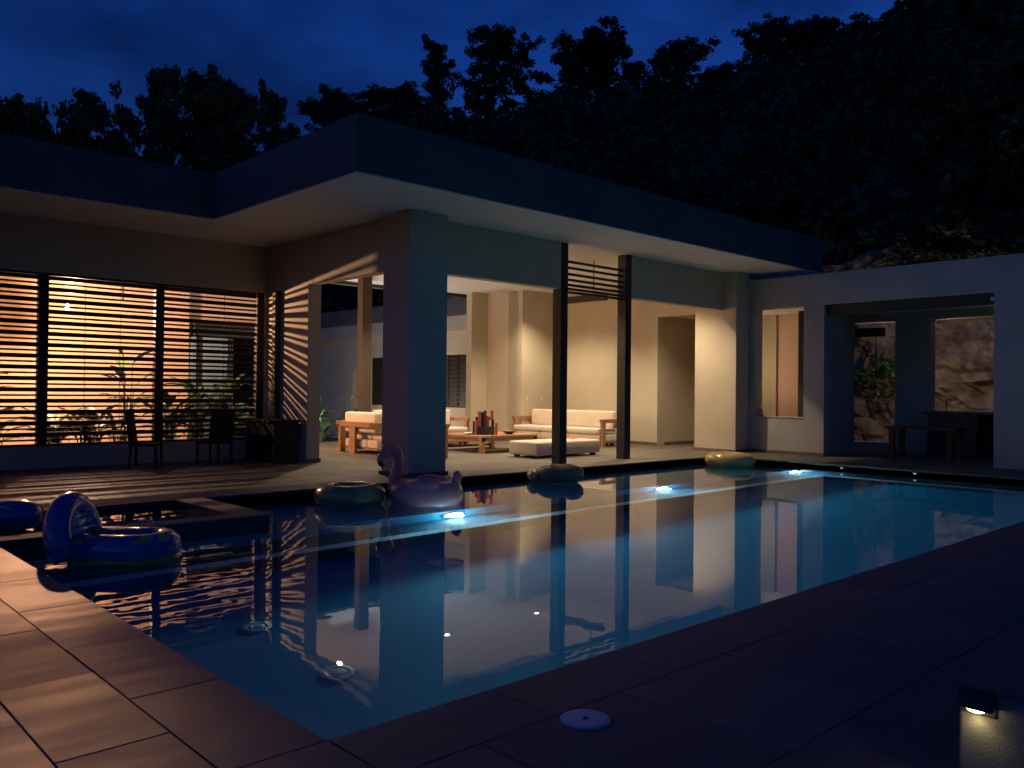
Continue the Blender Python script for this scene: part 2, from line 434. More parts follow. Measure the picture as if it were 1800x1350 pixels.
# ------------------------------------------------------------------ pool
basin = MB()
basin.box(-0.3, PX + 0.3, -0.3, PY + 0.3, FLOOR - 0.3, FLOOR)                         # floor
basin.box(0, PX, LY, PY, FLOOR, SHELF)                                                # shallow shelf
basin.box(-0.3, 0, -0.3, PY + 0.3, FLOOR, -0.042); basin.box(0, PX, -0.3, 0, FLOOR, -0.042)   # walls below coping
pool = tag(basin.obj('swimming_pool', 'pool_mosaic'), kind='structure')
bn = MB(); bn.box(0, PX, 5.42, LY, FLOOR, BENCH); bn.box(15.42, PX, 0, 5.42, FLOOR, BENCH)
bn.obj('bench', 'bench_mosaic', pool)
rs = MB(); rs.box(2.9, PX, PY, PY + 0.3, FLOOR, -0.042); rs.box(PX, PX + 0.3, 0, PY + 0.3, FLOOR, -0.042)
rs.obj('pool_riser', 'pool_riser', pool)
ns = MB(); ns.box(0.02, 15.42, 5.42, 5.62, BENCH, BENCH + 0.005); ns.box(15.42, 15.54, 0.05, 5.42, BENCH, BENCH + 0.005)
ns.obj('step_nosing', 'light_mosaic', pool)
B(4.05, 4.36, 4.33, 4.62, FLOOR, FLOOR + 0.006).obj('main_drain', 'light_mosaic', pool)
for (x, y) in ((1.53, 3.74), (1.55, 2.44)):
    o = MB().lathe([(0.0, 0.0), (0.13, 0.0), (0.13, 0.015), (0.10, 0.022), (0.075, 0.014), (0.05, 0.03), (0.0, 0.034)], n=20).obj('floor_inlet', 'white_plastic', pool)
    o.location = (x, y, FLOOR)
pw = MB(); pw.v = [(0, 0, WZ), (PX, 0, WZ), (PX, PY, WZ), (2.9, PY, WZ), (2.9, LY, WZ), (0, LY, WZ)]; pw.f = [(0, 1, 2, 3, 4, 5)]
tag(pw.obj('pool_water', 'pool_water'), kind='structure')

# raised spa in the pool's far-left corner, its rim at deck level
spa = MB(); SX = 2.9
spa.box(0, SX, LY, LY + 0.28, SHELF, -0.012); spa.box(SX - 0.36, SX, LY + 0.28, PY, SHELF, -0.012)
spa.box(0, 0.02, LY, PY, SHELF, -0.012)
spa_o = thing('spa_tub', 'sunken square spa tub with pale stone rim beside the blue lounge float', 'spa', (1.4, 7.2, SHELF))
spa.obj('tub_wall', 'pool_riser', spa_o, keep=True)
rim = MB(); rim.box(-0.0, SX + 0.02, LY - 0.02, LY + 0.28, -0.012, 0.004); rim.box(SX - 0.36, SX + 0.02, LY + 0.28, PY - 0.003, -0.012, 0.004)
rim.obj('rim', 'deck_tile', spa_o, keep=True)
B(0.02, 1.0, 7.55, PY, SHELF, -0.32).obj('spa_seat', 'pool_riser', spa_o, keep=True); B(1.7, SX - 0.36, 7.7, PY, SHELF, -0.32).obj('spa_seat', 'pool_riser', spa_o, keep=True)
sw = MB(); sw.v = [(0.02, LY + 0.28, -0.07), (SX - 0.36, LY + 0.28, -0.07), (SX - 0.36, PY, -0.07), (0.02, PY, -0.07)]; sw.f = [(0, 1, 2, 3)]
tag(sw.obj('spa_water', 'spa_water'), kind='structure')

# underwater lights in the shelf wall
for x, who in ((5.74, 'near the flamingo float'), (10.64, 'below the two dark posts'), (15.45, 'in the far corner of the pool')):
    t = thing('pool_light', 'round glowing underwater pool light ' + who, 'pool light', (x, LY, -1.0), 0, 'underwater pool lights')
    m = MB().lathe([(0.0, 0.0), (0.20, 0.0), (0.20, 0.02), (0.175, 0.03), (0.175, 0.02), (0, 0.02)], n=24)
    o = m.obj('bezel', 'white_plastic', t); o.rotation_euler = (pi/2, 0, 0)
    o = MB().lathe([(0.0, 0.055), (0.10, 0.048), (0.17, 0.024)], n=24).obj('lens', 'pool_glow', t); o.rotation_euler = (pi/2, 0, 0)
    lamp('pool_lamp', 'SPOT', t, (0, -0.14, 0.0), 215, (0.30, 0.84, 1.0), 0.06, aim((0, 0, 0), (0, -1, -0.62)), radians(165), 0.5)
    lamp('pool_halo', 'POINT', t, (0, -0.16, 0.02), 42, (0.42, 0.90, 1.0), 0.05)
for y, who in ((5.16, 'nearer the living room'), (3.64, 'nearer the dark table')):
    t = thing('riser_light', 'tiny white light set in the dark pool edge, the one ' + who, 'edge light', (PX, y, -0.072), 0, 'tiny edge lights at the far pool end')
    MB().box(-0.012, 0.0, -0.035, 0.035, -0.016, 0.016).obj('housing', 'chrome', t)
    MB().box(-0.016, -0.012, -0.022, 0.022, -0.008, 0.008).obj('lens', 'led_glow', t)

# deck fittings
t = thing('skimmer_lid', 'round bluish skimmer lid set in the near deck tiles', 'lid', (0.99, -0.59, 0.0))
MB().lathe([(0.0, 0.0), (0.115, 0.0), (0.115, 0.006), (0.10, 0.009), (0.0, 0.009)], n=32).obj('cover', 'lid_blue', t)
MB().lathe([(0.0, 0.009), (0.014, 0.009), (0.012, 0.013), (0, 0.013)], n=12).obj('finger_hole', 'block_black', t)

# ------------------------------------------------------------------ main pavilion
pav = thing('pool_pavilion', 'open flat-roofed living pavilion with wide overhanging eaves beside the pool', 'building', (12, 12, 0))
def P(b, name, mat, bevel=0.006, par=None, **k): return b.obj(name, mat, par or pav, bevel=bevel, keep=True, **k)
roof = P(B(4.68, 18.75, 7.17, 17.95, SOF + 0.02, RTOP), 'roof', 'fascia', 0.012)
tag(roof, 'flat roof slab with deep dark fascia')
sof = MB().box(4.70, 18.73, 7.19, 17.93, SOF, SOF + 0.018).obj('soffit', 'ceiling_white', roof)
P(B(6.70, 7.52, 8.60, 9.42, 0, SOF), 'column', 'plaster', 0.01)
P(B(6.66, 7.56, 8.57, 9.45, 0.0, 0.07), 'skirting', 'skirting', 0.004)
P(B(7.52, 10.86, 8.97, 9.22, 3.67, SOF), 'beam', 'plaster')
P(B(13.17, 16.98, 8.97, 9.22, 3.67, SOF), 'beam', 'plaster')
P(B(6.82, 7.06, 9.42, 12.28, 3.67, SOF), 'beam', 'plaster')
P(B(6.82, 7.12, 12.28, 14.36, 0, SOF), 'wall', 'plaster')
P(B(6.80, 7.14, 12.255, 12.28, 0.0, 0.08), 'skirting', 'skirting', 0.003)
for x in (10.85, 12.97):
    P(B(x, x + 0.21, 8.96, 9.20, 0, SOF), 'post', 'dark_metal', 0.005)
sl = MB().box(0, 1.91, -0.02, 0.02, -0.026, 0.026).mesh('transom_slat', 'dark_metal')
for z in (4.28, 4.15, 4.015, 3.895, 3.785, 3.70, 3.63):
    o = link('transom_slat', sl, pav, (11.06 - 12, 9.06 - 12, z))
hb = P(B(13.1, 13.24, 9.72, 11.3, 3.67, 3.83), 'hanging_rail', 'dark_metal')
for y in (10.1, 11.1): P(MB().tube([(13.17, y, 3.83), (13.17, y, SOF)], 0.012, 8), 'hanger', 'dark_metal', 0)
# end wall stub, back walls
P(B(16.98, 17.58, 8.60, 9.85, 0, SOF), 'wall', 'plaster')
P(B(16.95, 17.6, 8.57, 9.88, 0.0, 0.07), 'skirting', 'skirting', 0.004)
P(B(16.0, 17.58, 15.5, 15.8, 0, SOF), 'wall', 'plaster')
P(B(16.0, 16.25, 15.8, 17.1, 0, SOF), 'wall', 'plaster')
P(B(15.32, 16.25, 17.1, 17.35, 0, SOF), 'wall', 'plaster')
P(B(16.02, 17.58, 15.478, 15.5, 0.0, 0.09), 'skirting', 'skirting', 0.003)
P(B(10.55, 10.85, 16.0, 16.25, 0, SOF), 'post', 'post_wood', 0.008)
P(B(10.35, 18.6, 17.75, 17.93, SOF - 0.10, SOF), 'edge_beam', 'dark_wood', 0.004)
# x = 17.6 wall: with the niche, continuing as the wing's pool-side wall
wing = thing('pool_wing', 'grey plastered garden wing at the far end of the pool with wide opening', 'building', (17.7, 4, 0))
def Q(b, name, mat, bevel=0.006, **k): return b.obj(name, mat, wing, bevel=bevel, keep=True, **k)
X0, X1 = 17.6, 17.95
pierced('wall', 'plaster', pav, 'x', X0, X1, [8.9, 9.85, 11.55, 15.8], [0, 3.68, SOF], {(1, 0)})
P(B(X1, 19.5, 11.55, 11.8, 0, SOF), 'wall', 'plaster')
P(B(19.5, 19.75, 8.9, 11.8, 0, SOF), 'wall', 'plaster')
P(B(X1, 19.5, 8.9, 11.55, 3.74, 3.9), 'niche_ceiling', 'ceiling_white')
P(B(17.575, X0, 11.55, 15.478, 0.0, 0.09), 'skirting', 'skirting', 0.003)
P(B(17.95, 19.5, 11.525, 11.55, 0.0, 0.09), 'skirting', 'skirting', 0.003)
WT = 4.46
pierced('wall', 'plaster_grey', wing, 'x', X0, X1, [-3.5, 2.80, 6.55, 7.08, 8.42, 8.897], [0, 0.91, 3.695, WT], {(1, 0), (1, 1), (3, 1)})
Q(B(X0 - 0.02, X0, 6.55, 8.56, 0.0, 0.08), 'skirting', 'skirting', 0.003)
Q(B(X0 - 0.02, X1, 7.08, 8.42, 0.91, 0.935), 'window_sill', 'plaster_grey', 0.004)
Q(B(X1 + 0.01, X1 + 0.06, 7.02, 7.42, 0.92, 3.62), 'shutter', 'dark_metal')
Q(B(X1, 21.1, -3.5, 11.5, 3.72, 3.95), 'ceiling', 'ceiling_white')
Q(B(17.72, 17.86, 2.80, 6.55, 3.46, 3.70), 'blind_box', 'dark_metal', 0.01)
Q(B(X0 + 0.01, X0 + 0.03, 2.81, 2.87, 3.52, 3.60), 'bracket', 'chrome', 0.003)
Q(B(X1, 18.9, 6.55, 6.80, 0, 3.72), 'side_wall', 'plaster_grey')
# lit room behind the window
Q(B(X1, 19.8, 9.45, 9.6, 0, 3.715), 'room_wall', 'plaster_peach'); Q(B(19.6, 19.8, 7.0, 9.45, 0, 3.715), 'room_wall', 'plaster_peach'); Q(B(18.9, 19.8, 6.803, 7.0, 0, 3.715), 'room_wall', 'plaster_grey')
# back wall of the covered bar, two openings onto the cliff
pierced('back_wall', 'plaster_grey', wing, 'x', 21.0, 21.35, [-3.5, 2.6, 5.35, 6.25, 9.4], [0, 0.22, 1.12, 3.50, 3.715], {(1, 2), (3, 1), (3, 2)})
Q(B(20.95, 21.0, 6.5, 7.6, 3.1, 3.34), 'blind_box', 'dark_metal', 0.01)
Q(MB().tube([(20.97, 6.75, 3.1), (20.97, 6.75, 2.0)], 0.012, 6), 'blind_cord', 'dark_metal', 0)

# ------------------------------------------------------------------ left wing with the louvre screens
lw = thing('louvre_wing', 'long low wing on the left lit orange from inside behind wooden louvres', 'building', (2, 14.1, 0))
def L(b, name, mat, bevel=0.006, **k): return b.obj(name, mat, lw, bevel=bevel, keep=True, **k)
lroof = L(B(-9, 4.675, 12.0, 20.0, SOF + 0.02, RTOP), 'roof', 'fascia', 0.012)
o = MB().box(-9, 4.70, 12.02, 19.98, SOF, SOF + 0.018).obj('soffit', 'ceiling_white', lroof)
LYF = 14.1
L(B(-9, 6.82, LYF, LYF + 0.24, 3.62, SOF), 'wall', 'plaster')
L(B(-9, 6.82, LYF - 0.02, LYF + 0.24, 0.0, 0.40), 'wall', 'plaster')
L(B(-9, 7.3, 19.5, 19.75, 0, SOF), 'back_wall', 'plaster_peach')
L(B(-9.2, -9, 14.1, 19.7, 0, SOF), 'side_wall', 'plaster_peach')
L(B(6.68, 6.80, 13.42, 13.56, 0, 3.62), 'downpipe', 'dark_metal', 0.01)
P_ = 0.208
thick = MB().box(0, 1.94, -0.03, 0.03, -0.0395, 0.0395).mesh('slat', 'dark_wood')
thin = MB().box(0, 1.94, -0.02, 0.02, -0.018, 0.018).mesh('slat', 'dark_wood')
for k, x0 in enumerate((-1.80, 0.37, 2.48, 4.60)):
    fr = MB(); fr.box(x0 - 0.17, x0, LYF + 0.02, LYF + 0.16, 0.40, 3.62)
    if k == 3: fr.box(x0 + 2.02, x0 + 2.18, LYF + 0.02, LYF + 0.16, 0.40, 3.62)
    fr.box(x0, x0 + 2.0, LYF + 0.03, LYF + 0.11, 0.402, 0.45); fr.box(x0, x0 + 2.0, LYF + 0.03, LYF + 0.11, 3.58, 3.618)
    f = fr.obj('louvre_frame', 'dark_wood', lw, keep=True)
    n = 0; z = 3.535
    while z > 0.46:
        s = link('slat', thick if n % 2 == 0 else thin, f, (x0 + (0.0), LYF + 0.07, z))
        s.scale = (1.03, 1, 1)
        z -= P_/2; n += 1
    for q in (0.33, 0.66):
        r = MB().tube([(x0 + 1.95*q, LYF + 0.07, 0.45), (x0 + 1.95*q, LYF + 0.07, 3.58)], 0.006, 6).obj('rod', 'dark_metal', f)

# pendant lamp in the left wing: three bulbs on a bar, plus an added spot to brighten the left deck
LP = V((3.47, 16.6, 3.21))
t = thing('pendant_lamp', 'glowing three-bulb pendant lamp behind the left louvres', 'lamp', tuple(LP))
MB().bar((-0.62, 0, 0.13), (0.42, 0, 0.13), 0.05, 0.04).obj('bar', 'dark_metal', t)
for x in (-0.5, 0.3): MB().tube([(x, 0, 0.15), (x, 0, SOF - LP.z)], 0.008, 6).obj('cord', 'dark_metal', t)
for x in (-0.55, -0.12, 0.18):
    MB().lathe([(0.0, -0.05), (0.032, -0.04), (0.045, 0.0), (0.03, 0.045), (0.015, 0.075), (0.015, 0.11), (0, 0.11)], (0, 0, 0), 14).obj('bulb', 'bulb_glow', t, smooth=True)
    t.children[-1].location = (x, 0, 0); t.children[-1].scale = (3.2, 2.4, 1.7)
lamp('pendant_light', 'POINT', t, (0.03, -0.16, -0.0), 1300, (1.0, 0.56, 0.32), 0.03)
lamp('deck_fill_spot', 'SPOT', t, (0.03, -0.17, 0.0), 17000, (1.0, 0.46, 0.22), 0.07, aim(LP, (-2.15, 3.9, 0.3)), radians(23.5), 1.0)

# glazed annexe seen through the louvres
an = thing('glazed_annexe', 'dim annexe with dark glazed doors behind the left louvres', 'building', (8.4, 20.5, 0))
def A(b, name, mat, **k): return b.obj(name, mat, an, keep=True, **k)
A(B(7.3, 10.0, 19.9, 20.1, 3.35, SOF), 'wall', 'plaster_peach'); A(B(9.75, 10.0, 19.9, 20.1, 0, 3.35), 'wall', 'plaster_grey')
A(B(7.3, 10.0, 23.0, 23.2, 0, 4.4), 'inner_wall', 'plaster_grey'); A(B(7.3, 10.0, 20.1, 23.0, 3.4, 3.5), 'ceiling', 'fascia')
A(B(7.3, 10.0, 20.1, 23.0, -0.3, 0.02), 'floor', 'stone_dark')
for x in (7.3, 7.66, 8.55, 9.6): A(B(x, x + 0.17, 19.85, 19.9, 0, 3.35), 'door_frame', 'dark_metal')
A(B(7.3, 10.0, 19.83, 19.91, 2.95, 3.36), 'door_head', 'dark_metal')
for x, y, z in ((7.6, 21.2, 2.78), (8.2, 21.6, 2.95), (8.75, 21.3, 2.65)):
    A(MB().lathe([(0, 0.02), (0.035, 0.015), (0.05, 0), (0.035, -0.03), (0, -0.035)], (x, y, z), 12), 'ceiling_lamp', 'room_glow')
    A(MB().tube([(x, y, z), (x, y, 3.4)], 0.006, 6), 'lamp_cord', 'dark_metal')
lamp('annexe_light', 'POINT', an, (-0.2, 1.3, 2.6), 55, (1.0, 0.86, 0.66), 0.05)

# rear wing behind the garden
rw = thing('rear_wing', 'low rear wing with dark shuttered windows beyond the garden', 'building', (17.8, 25, 0))
def Rr(b, name, mat, **k): return b.obj(name, mat, rw, keep=True, **k)
pierced('wall', 'plaster', rw, 'x', 17.6, 17.9, [18.3, 20.05, 21.25, 25.1, 26.2, 36], [-0.6, 0.9, 2.84, 3.72], {(1, 1), (3, 1)})
Rr(B(17.15, 24, 18.3, 36, 4.22, 4.86), 'roof', 'roof_rear'); Rr(B(17.3, 24, 18.32, 36, 3.72, 4.22), 'soffit', 'plaster_grey')
sh = MB().box(0, 0.04, 0, 0.56, 0, 0.05).mesh('shutter_slat', 'dark_wood')
for y0 in (20.07, 20.67, 25.12, 25.66):
    f = MB(); h0, h1 = 0.91, 2.83
    f.box(17.68, 17.74, y0, y0 + 0.05, h0, h1); f.box(17.68, 17.74, y0 + 0.51, y0 + 0.56, h0, h1); f.box(17.72, 17.75, y0 + 0.05, y0 + 0.51, h0, h1)
    f = f.obj('shutter', 'dark_wood', rw, keep=True)
    z = h0 + 0.03
    while z < h1 - 0.06:
        link('shutter_slat', sh, f, (17.675, y0, z), sc=(1, 1, 1)); z += 0.16

# ------------------------------------------------------------------ ceiling downlights
names = {(12.0, 10.1): 'front row, between the posts', (15.3, 10.1): 'front row, nearest the pool wing',
         (8.70, 13.95): 'rear row, over the left sofa', (12.0, 14.05): 'rear row, over the coffee table', (15.3, 14.05): 'rear row, over the long right sofa'}
for (x, y), who in names.items():
    t = thing('ceiling_light', 'recessed warm ceiling downlight, ' + who, 'downlight', (x, y, SOF), 0, 'living room downlights')
    MB().lathe([(0.055, 0.0), (0.085, 0.0), (0.085, -0.008), (0.055, -0.012)], n=20).obj('trim_ring', 'white_plastic', t)
    MB().lathe([(0.0, -0.036), (0.04, -0.032), (0.062, -0.013)], n=20).obj('diffuser', 'downlight_glow', t)
    lamp('downlight_lamp', 'SPOT', t, (0, 0, -0.07), 640, (1.0, 0.77, 0.50), 0.05, (0, 0, 0), radians(98 if (x, y) == (12.0, 10.1) else 128), 0.7)
t = thing('globe_pendant', 'small globe lamp in the room behind the square window', 'lamp', (18.25, 9.2, 3.72))
MB().lathe([(0.055, 0.0), (0.085, 0.0), (0.085, -0.008), (0.055, -0.012)], n=20).obj('trim_ring', 'white_plastic', t)
MB().lathe([(0.0, -0.036), (0.04, -0.032), (0.062, -0.013)], n=20).obj('diffuser', 'downlight_glow', t)
MB().tube([(0, 0, -0.03), (0, 0, -1.5)], 0.006, 6).obj('cord', 'dark_metal', t)
MB().ell((0, 0, -1.56), 0.07, 0.07, 0.07).obj('globe', 'downlight_glow', t, smooth=True)
lamp('room_lamp', 'POINT', t, (0, 0, -1.75), 9, (1.0, 0.64, 0.38), 0.1)
t = thing('cliff_fill_lamp', 'unseen lamp added on the back of the bar wall to light the cliff', 'lamp', (21.35, 5.8, 3.1))  # unseen lamp, added to warm the rock face
MB().box(0, 0.10, -0.06, 0.06, -0.1, 0.1).obj('body', 'dark_metal', t)
MB().box(0.10, 0.13, -0.05, 0.05, -0.08, 0.08).obj('lens', 'downlight_glow', t)
lamp('cliff_fill', 'POINT', t, (0.25, 0, 0), 60, (1.0, 0.74, 0.52), 0.05)

# ------------------------------------------------------------------ furniture
def cushion(name, x0, x1, y0, y1, z0, z1, par, r=0.05): return B(x0, x1, y0, y1, z0, z1).obj(name, 'cushion', par, bevel=r, seg=4, smooth=True)
def sofa(label, loc, rz, length, arms=(True, True)):
    """local: back along +y side, seat faces -y, length along x"""
    t = thing('sofa', label, 'sofa', loc, rz, 'cream cushioned sofas round the coffee table')
    h = length/2
    B(-h, h, -0.48, 0.42, 0.09, 0.14).obj('base_frame', 'teak', t, bevel=0.008)
    for sx in (-1, 1):
        for yy in (-0.40, 0.34): B(sx*(h-0.18)-0.05, sx*(h-0.18)+0.05, yy-0.05, yy+0.05, 0, 0.09).obj('leg', 'teak', t, bevel=0.005)
    n = 2 if length < 2.6 else 3; w = length/n
    for i in range(n):
        cushion('base_cushion', -h+i*w+0.008, -h+(i+1)*w-0.008, -0.47, 0.44, 0.14, 0.33, t, 0.03)
        cushion('seat_cushion', -h+i*w+0.006, -h+(i+1)*w-0.006, -0.50, 0.30, 0.335, 0.50, t, 0.05)
    cushion('back_cushion', -h+0.05, h-0.05, 0.22, 0.50, 0.50, 0.98, t, 0.06)
    for s, on in zip((-1, 1), arms):
        if not on: continue
        x = s*(h+0.06)
        a = MB(); a.box(x-0.05, x+0.05, -0.44, 0.62, 0.66, 0.76); a.box(x-0.05, x+0.05, -0.40, -0.28, 0.0, 0.66); a.box(x-0.05, x+0.05, 0.42, 0.56, 0.0, 0.66)
        a.obj('armrest', 'teak', t, bevel=0.006)
    r = MB(); r.box(-h, h, 0.52, 0.60, 0.63, 0.75)
    r.obj('back_rail', 'teak', t, bevel=0.006)
    for q in (-0.62, 0.62):
        MB().box(q*h-0.13, q*h+0.13, 0.525, 0.595, 0.0, 0.63).obj('back_post', 'teak', t, bevel=0.006)
    return t
sofa('cream sofa seen from behind, lit orange, left of the big column', (9.60, 13.15, 0), pi/2, 2.85)
sofa('long cream sofa with wooden arm against the right living-room wall', (16.10, 13.75, 0), -pi/2, 3.4)
sofa('cream sofa with tall back at the rear, left of the coffee table', (11.95, 15.25, 0), 0, 2.6)
ot = thing('ottoman', 'low wide cream ottoman in front of the long sofa', 'ottoman', (12.45, 10.62, 0))
cushion('cushion', -1.08, 1.08, -0.47, 0.47, 0.06, 0.37, ot, 0.045)
for sx in (-1, 1):
    for sy in (-1, 1): B(sx*0.92-0.05, sx*0.92+0.05, sy*0.36-0.05, sy*0.36+0.05, 0, 0.06).obj('leg', 'teak_dark', ot)
cl = MB(); cl.quadbox([(-0.16, -0.12, 0), (0.17, -0.1, 0), (0.15, 0.13, 0), (-0.15, 0.11, 0), (-0.13, -0.1, 0.03), (0.15, -0.08, 0.02), (0.12, 0.1, 0.045), (-0.12, 0.1, 0.035)])
tag(cl.obj('folded_towel', 'orange_cloth', bevel=0.01), 'small folded orange towel lying on the cream ottoman', 'towel').location = (13.3, 10.86, 0.37)

tb = thing('coffee_table', 'low square wooden coffee table between the sofas', 'table', (12.35, 12.95, 0))
for i in range(6):
    B(-0.95+i*0.317+0.004, -0.95+(i+1)*0.317-0.004, -0.88, 0.88, 0.37, 0.425).obj('plank', 'teak', tb, bevel=0.004)
fr = MB(); fr.box(-0.93, 0.93, -0.87, -0.81, 0.29, 0.37); fr.box(-0.93, 0.93, 0.81, 0.87, 0.29, 0.37); fr.box(-0.93, -0.87, -0.81, 0.81, 0.29, 0.37); fr.box(0.87, 0.93, -0.81, 0.81, 0.29, 0.37)
fr.obj('apron', 'teak_dark', tb)
for sx in (-1, 1):
    for sy in (-1, 1): B(sx*0.88-0.06, sx*0.88+0.06, sy*0.81-0.06, sy*0.81+0.06, 0, 0.37).obj('leg', 'teak', tb, bevel=0.004)
for sy in (-1, 1): B(-0.82, 0.82, sy*0.81-0.03, sy*0.81+0.03, 0.05, 0.10).obj('stretcher', 'teak_dark', tb)
# block set in a black tray on the table
bs = thing('block_set', 'tray of upright red and black wooden blocks on the coffee table', 'block set', (11.95, 12.55, 0.425), radians(-43))
B(-0.22, 0.22, -0.14, 0.14, 0.0, 0.20).obj('tray', 'block_black', bs, bevel=0.004)
for x, y, w, z0, z1, mt in ((-0.30, 0.0, 0.05, 0, 0.33, 'block_black'), (-0.235, -0.15, 0.045, 0, 0.33, 'block_red'), (0.265, -0.12, 0.06, 0, 0.30, 'block_red'),
                            (-0.16, 0, 0.085, 0.20, 0.58, 'block_red'), (-0.085, 0.02, 0.06, 0.20, 0.56, 'block_black'), (-0.02, -0.02, 0.07, 0.20, 0.60, 'block_black'),
                            (0.05, 0.0, 0.07, 0.20, 0.46, 'block_red'), (0.15, 0.0, 0.075, 0.38, 0.60, 'block_red'), (0.10, 0.0, 0.05, 0.36, 0.44, 'block_red'), (0.17, 0.03, 0.07, 0.20, 0.38, 'block_black'), (-0.23, 0.04, 0.06, 0.2, 0.44, 'block_black')):
    B(x-w/2, x+w/2, y-0.06, y+0.06, z0, z1).obj('block', mt, bs, bevel=0.003)
nk = MB()
for i in range(6): nk.ell((random.uniform(-0.1, 0.1), random.uniform(-0.08, 0.08), 0.03), random.uniform(0.04, 0.08), random.uniform(0.04, 0.07), 0.03, 8, 6)
tag(nk.obj('crumpled_napkin', 'ceramic', smooth=True), 'crumpled white napkin beside the block tray on the table', 'napkin').location = (11.62, 12.85, 0.425)
bw = MB().lathe([(0, 0), (0.07, 0), (0.15, 0.05), (0.19, 0.085), (0.18, 0.085), (0.14, 0.055), (0.06, 0.015), (0, 0.015)], n=24)
tag(bw.obj('wooden_bowl', 'teak_dark', smooth=True), 'shallow dark wooden bowl at the right end of the coffee table', 'bowl').location = (12.65, 12.45, 0.425)
for x, w, who in ((16.23, 0.10, 'wider left'), (16.90, 0.07, 'narrow right')):
    t = thing('wall_socket', who + ' white socket plate on the living-room back wall', 'socket', (x, 15.5, 1.28))
    B(-w/2, w/2, -0.012, 0, -0.055, 0.055).obj('plate', 'white_plastic', t, bevel=0.003)
    B(-w/4, w/4, -0.016, -0.012, -0.025, 0.025).obj('insert', 'ceramic', t)
bt = thing('bottle', 'small bottle standing on the window sill of the pool wing', 'bottle', (17.70, 8.30, 0.935))
MB().lathe([(0, 0), (0.05, 0), (0.052, 0.10), (0.05, 0.13), (0.02, 0.17), (0.016, 0.20), (0, 0.20)], n=16).obj('body', 'glass_bottle', bt, smooth=True)
MB().lathe([(0, 0.20), (0.018, 0.20), (0.018, 0.225), (0, 0.225)], n=12).obj('cap', 'white_plastic', bt)
MB().lathe([(0.0525, 0.04), (0.0535, 0.04), (0.0535, 0.095), (0.0525, 0.095)], n=16).obj('bottle_label', 'ceramic', bt)

# patio chairs and console in front of the louvres
def chair(label, loc, rz):
    t = thing('patio_chair', label, 'chair', loc, rz, 'dark chairs on the terrace')
    B(-0.26, 0.26, -0.26, 0.26, 0.40, 0.46).obj('seat', 'wicker', t, bevel=0.012)
    MB().quadbox([(-0.26, 0.20, 0.46), (0.26, 0.20, 0.46), (0.26, 0.25, 0.46), (-0.26, 0.25, 0.46), (-0.26, 0.29, 1.10), (0.26, 0.29, 1.10), (0.26, 0.33, 1.10), (-0.26, 0.33, 1.10)]).obj('backrest', 'wicker', t, bevel=0.01)
    for sx in (-1, 1):
        for sy in (-1, 1): MB().bar((sx*0.23, sy*0.22, 0.40), (sx*0.24, sy*0.24, 0.0), 0.04, 0.04).obj('leg', 'wicker', t)
    return t
chair('dark wicker chair with its side to the pool before the louvres', (3.98, 13.3, 0), radians(58))
chair('dark wicker chair with tall square back turned to the pool', (5.28, 13.2, 0), radians(180 + 8))
cs = thing('console_table', 'dark console table against the striped wall by the doorway', 'table', (6.42, 13.0, 0))
B(-0.30, 0.30, -0.66, 0.62, 0.83, 0.88).obj('top', 'wicker', cs, bevel=0.006)
B(-0.26, -0.20, -0.62, 0.58, 0.58, 0.83).obj('apron', 'wicker', cs)
for y in (-0.60, 0.56): B(-0.28, 0.26, y-0.03, y+0.03, 0, 0.83).obj('side_panel', 'wicker', cs)
for a, b in (((-0.24, -0.56, 0.02), (-0.24, 0.1, 0.58)), ((-0.24, 0.52, 0.02), (-0.24, -0.1, 0.58))): MB().bar(a, b, 0.09, 0.03).obj('brace', 'wicker', cs)

# bar furniture in the pool wing
bt = thing('bar_table', 'dark narrow table standing in the wide opening of the pool wing', 'table', (18.95, 4.75, 0))
B(-0.36, 0.36, -0.85, 0.75, 0.70, 0.76).obj('top', 'dark_wood', bt, bevel=0.006)
for sx in (-1, 1):
    for y in (-0.72, 0.60): B(sx*0.29-0.05, sx*0.29+0.05, y-0.06, y+0.06, 0, 0.70).obj('leg', 'dark_wood', bt)
ct = thing('bar_counter', 'dark stone bar counter with sink under the cliff opening', 'counter', (20.55, 3.6, 0))
B(-0.45, 0.42, -1.8, 1.6, 1.04, 1.10).obj('worktop', 'stone_dark', ct, bevel=0.006)
B(-0.38, 0.42, 0.35, 1.5, 0, 1.04).obj('cabinet', 'stone_dark', ct); B(-0.38, 0.42, -1.7, -0.9, 0, 1.04).obj('cabinet', 'stone_dark', ct)
B(0.30, 0.42, -0.9, 0.35, 0, 1.04).obj('back_panel', 'stone_dark', ct)
MB().tube([(0.05, 1.2, 1.10), (0.05, 1.2, 1.36), (0.02, 1.16, 1.42), (-0.08, 1.08, 1.42), (-0.1, 1.06, 1.36)], 0.014, 8).obj('faucet', 'chrome', ct, smooth=True)
# ------------------------------------------------------------------ inflatables
def ring(label, name, loc, R, r, rzv, mat, seams=10, amp=0.03):
    t = thing(name, label, 'pool float', loc)
    MB().torus((0, 0, rzv*0.72), R, r, rzv, n=60, m=20, wob=lambda a: amp*abs(cos(a*seams/2))).obj('tube', mat, t, smooth=True)
    MB().tube([(R, -r*0.95, rzv*0.72), (R, -r*1.02, rzv*0.72)], 0.02, 10).obj('valve', 'white_plastic', t)
    return t
ring('olive-brown ring float beside the flamingo', 'ring_float', (4.76, 7.36, WZ), 0.345, 0.17, 0.165, 'vinyl_olive', 12, 0.02)
ring('yellow ring float at the far end by the pale wall', 'ring_float', (14.87, 7.42, WZ), 0.37, 0.20, 0.17, 'vinyl_yellow', 10, 0.02)

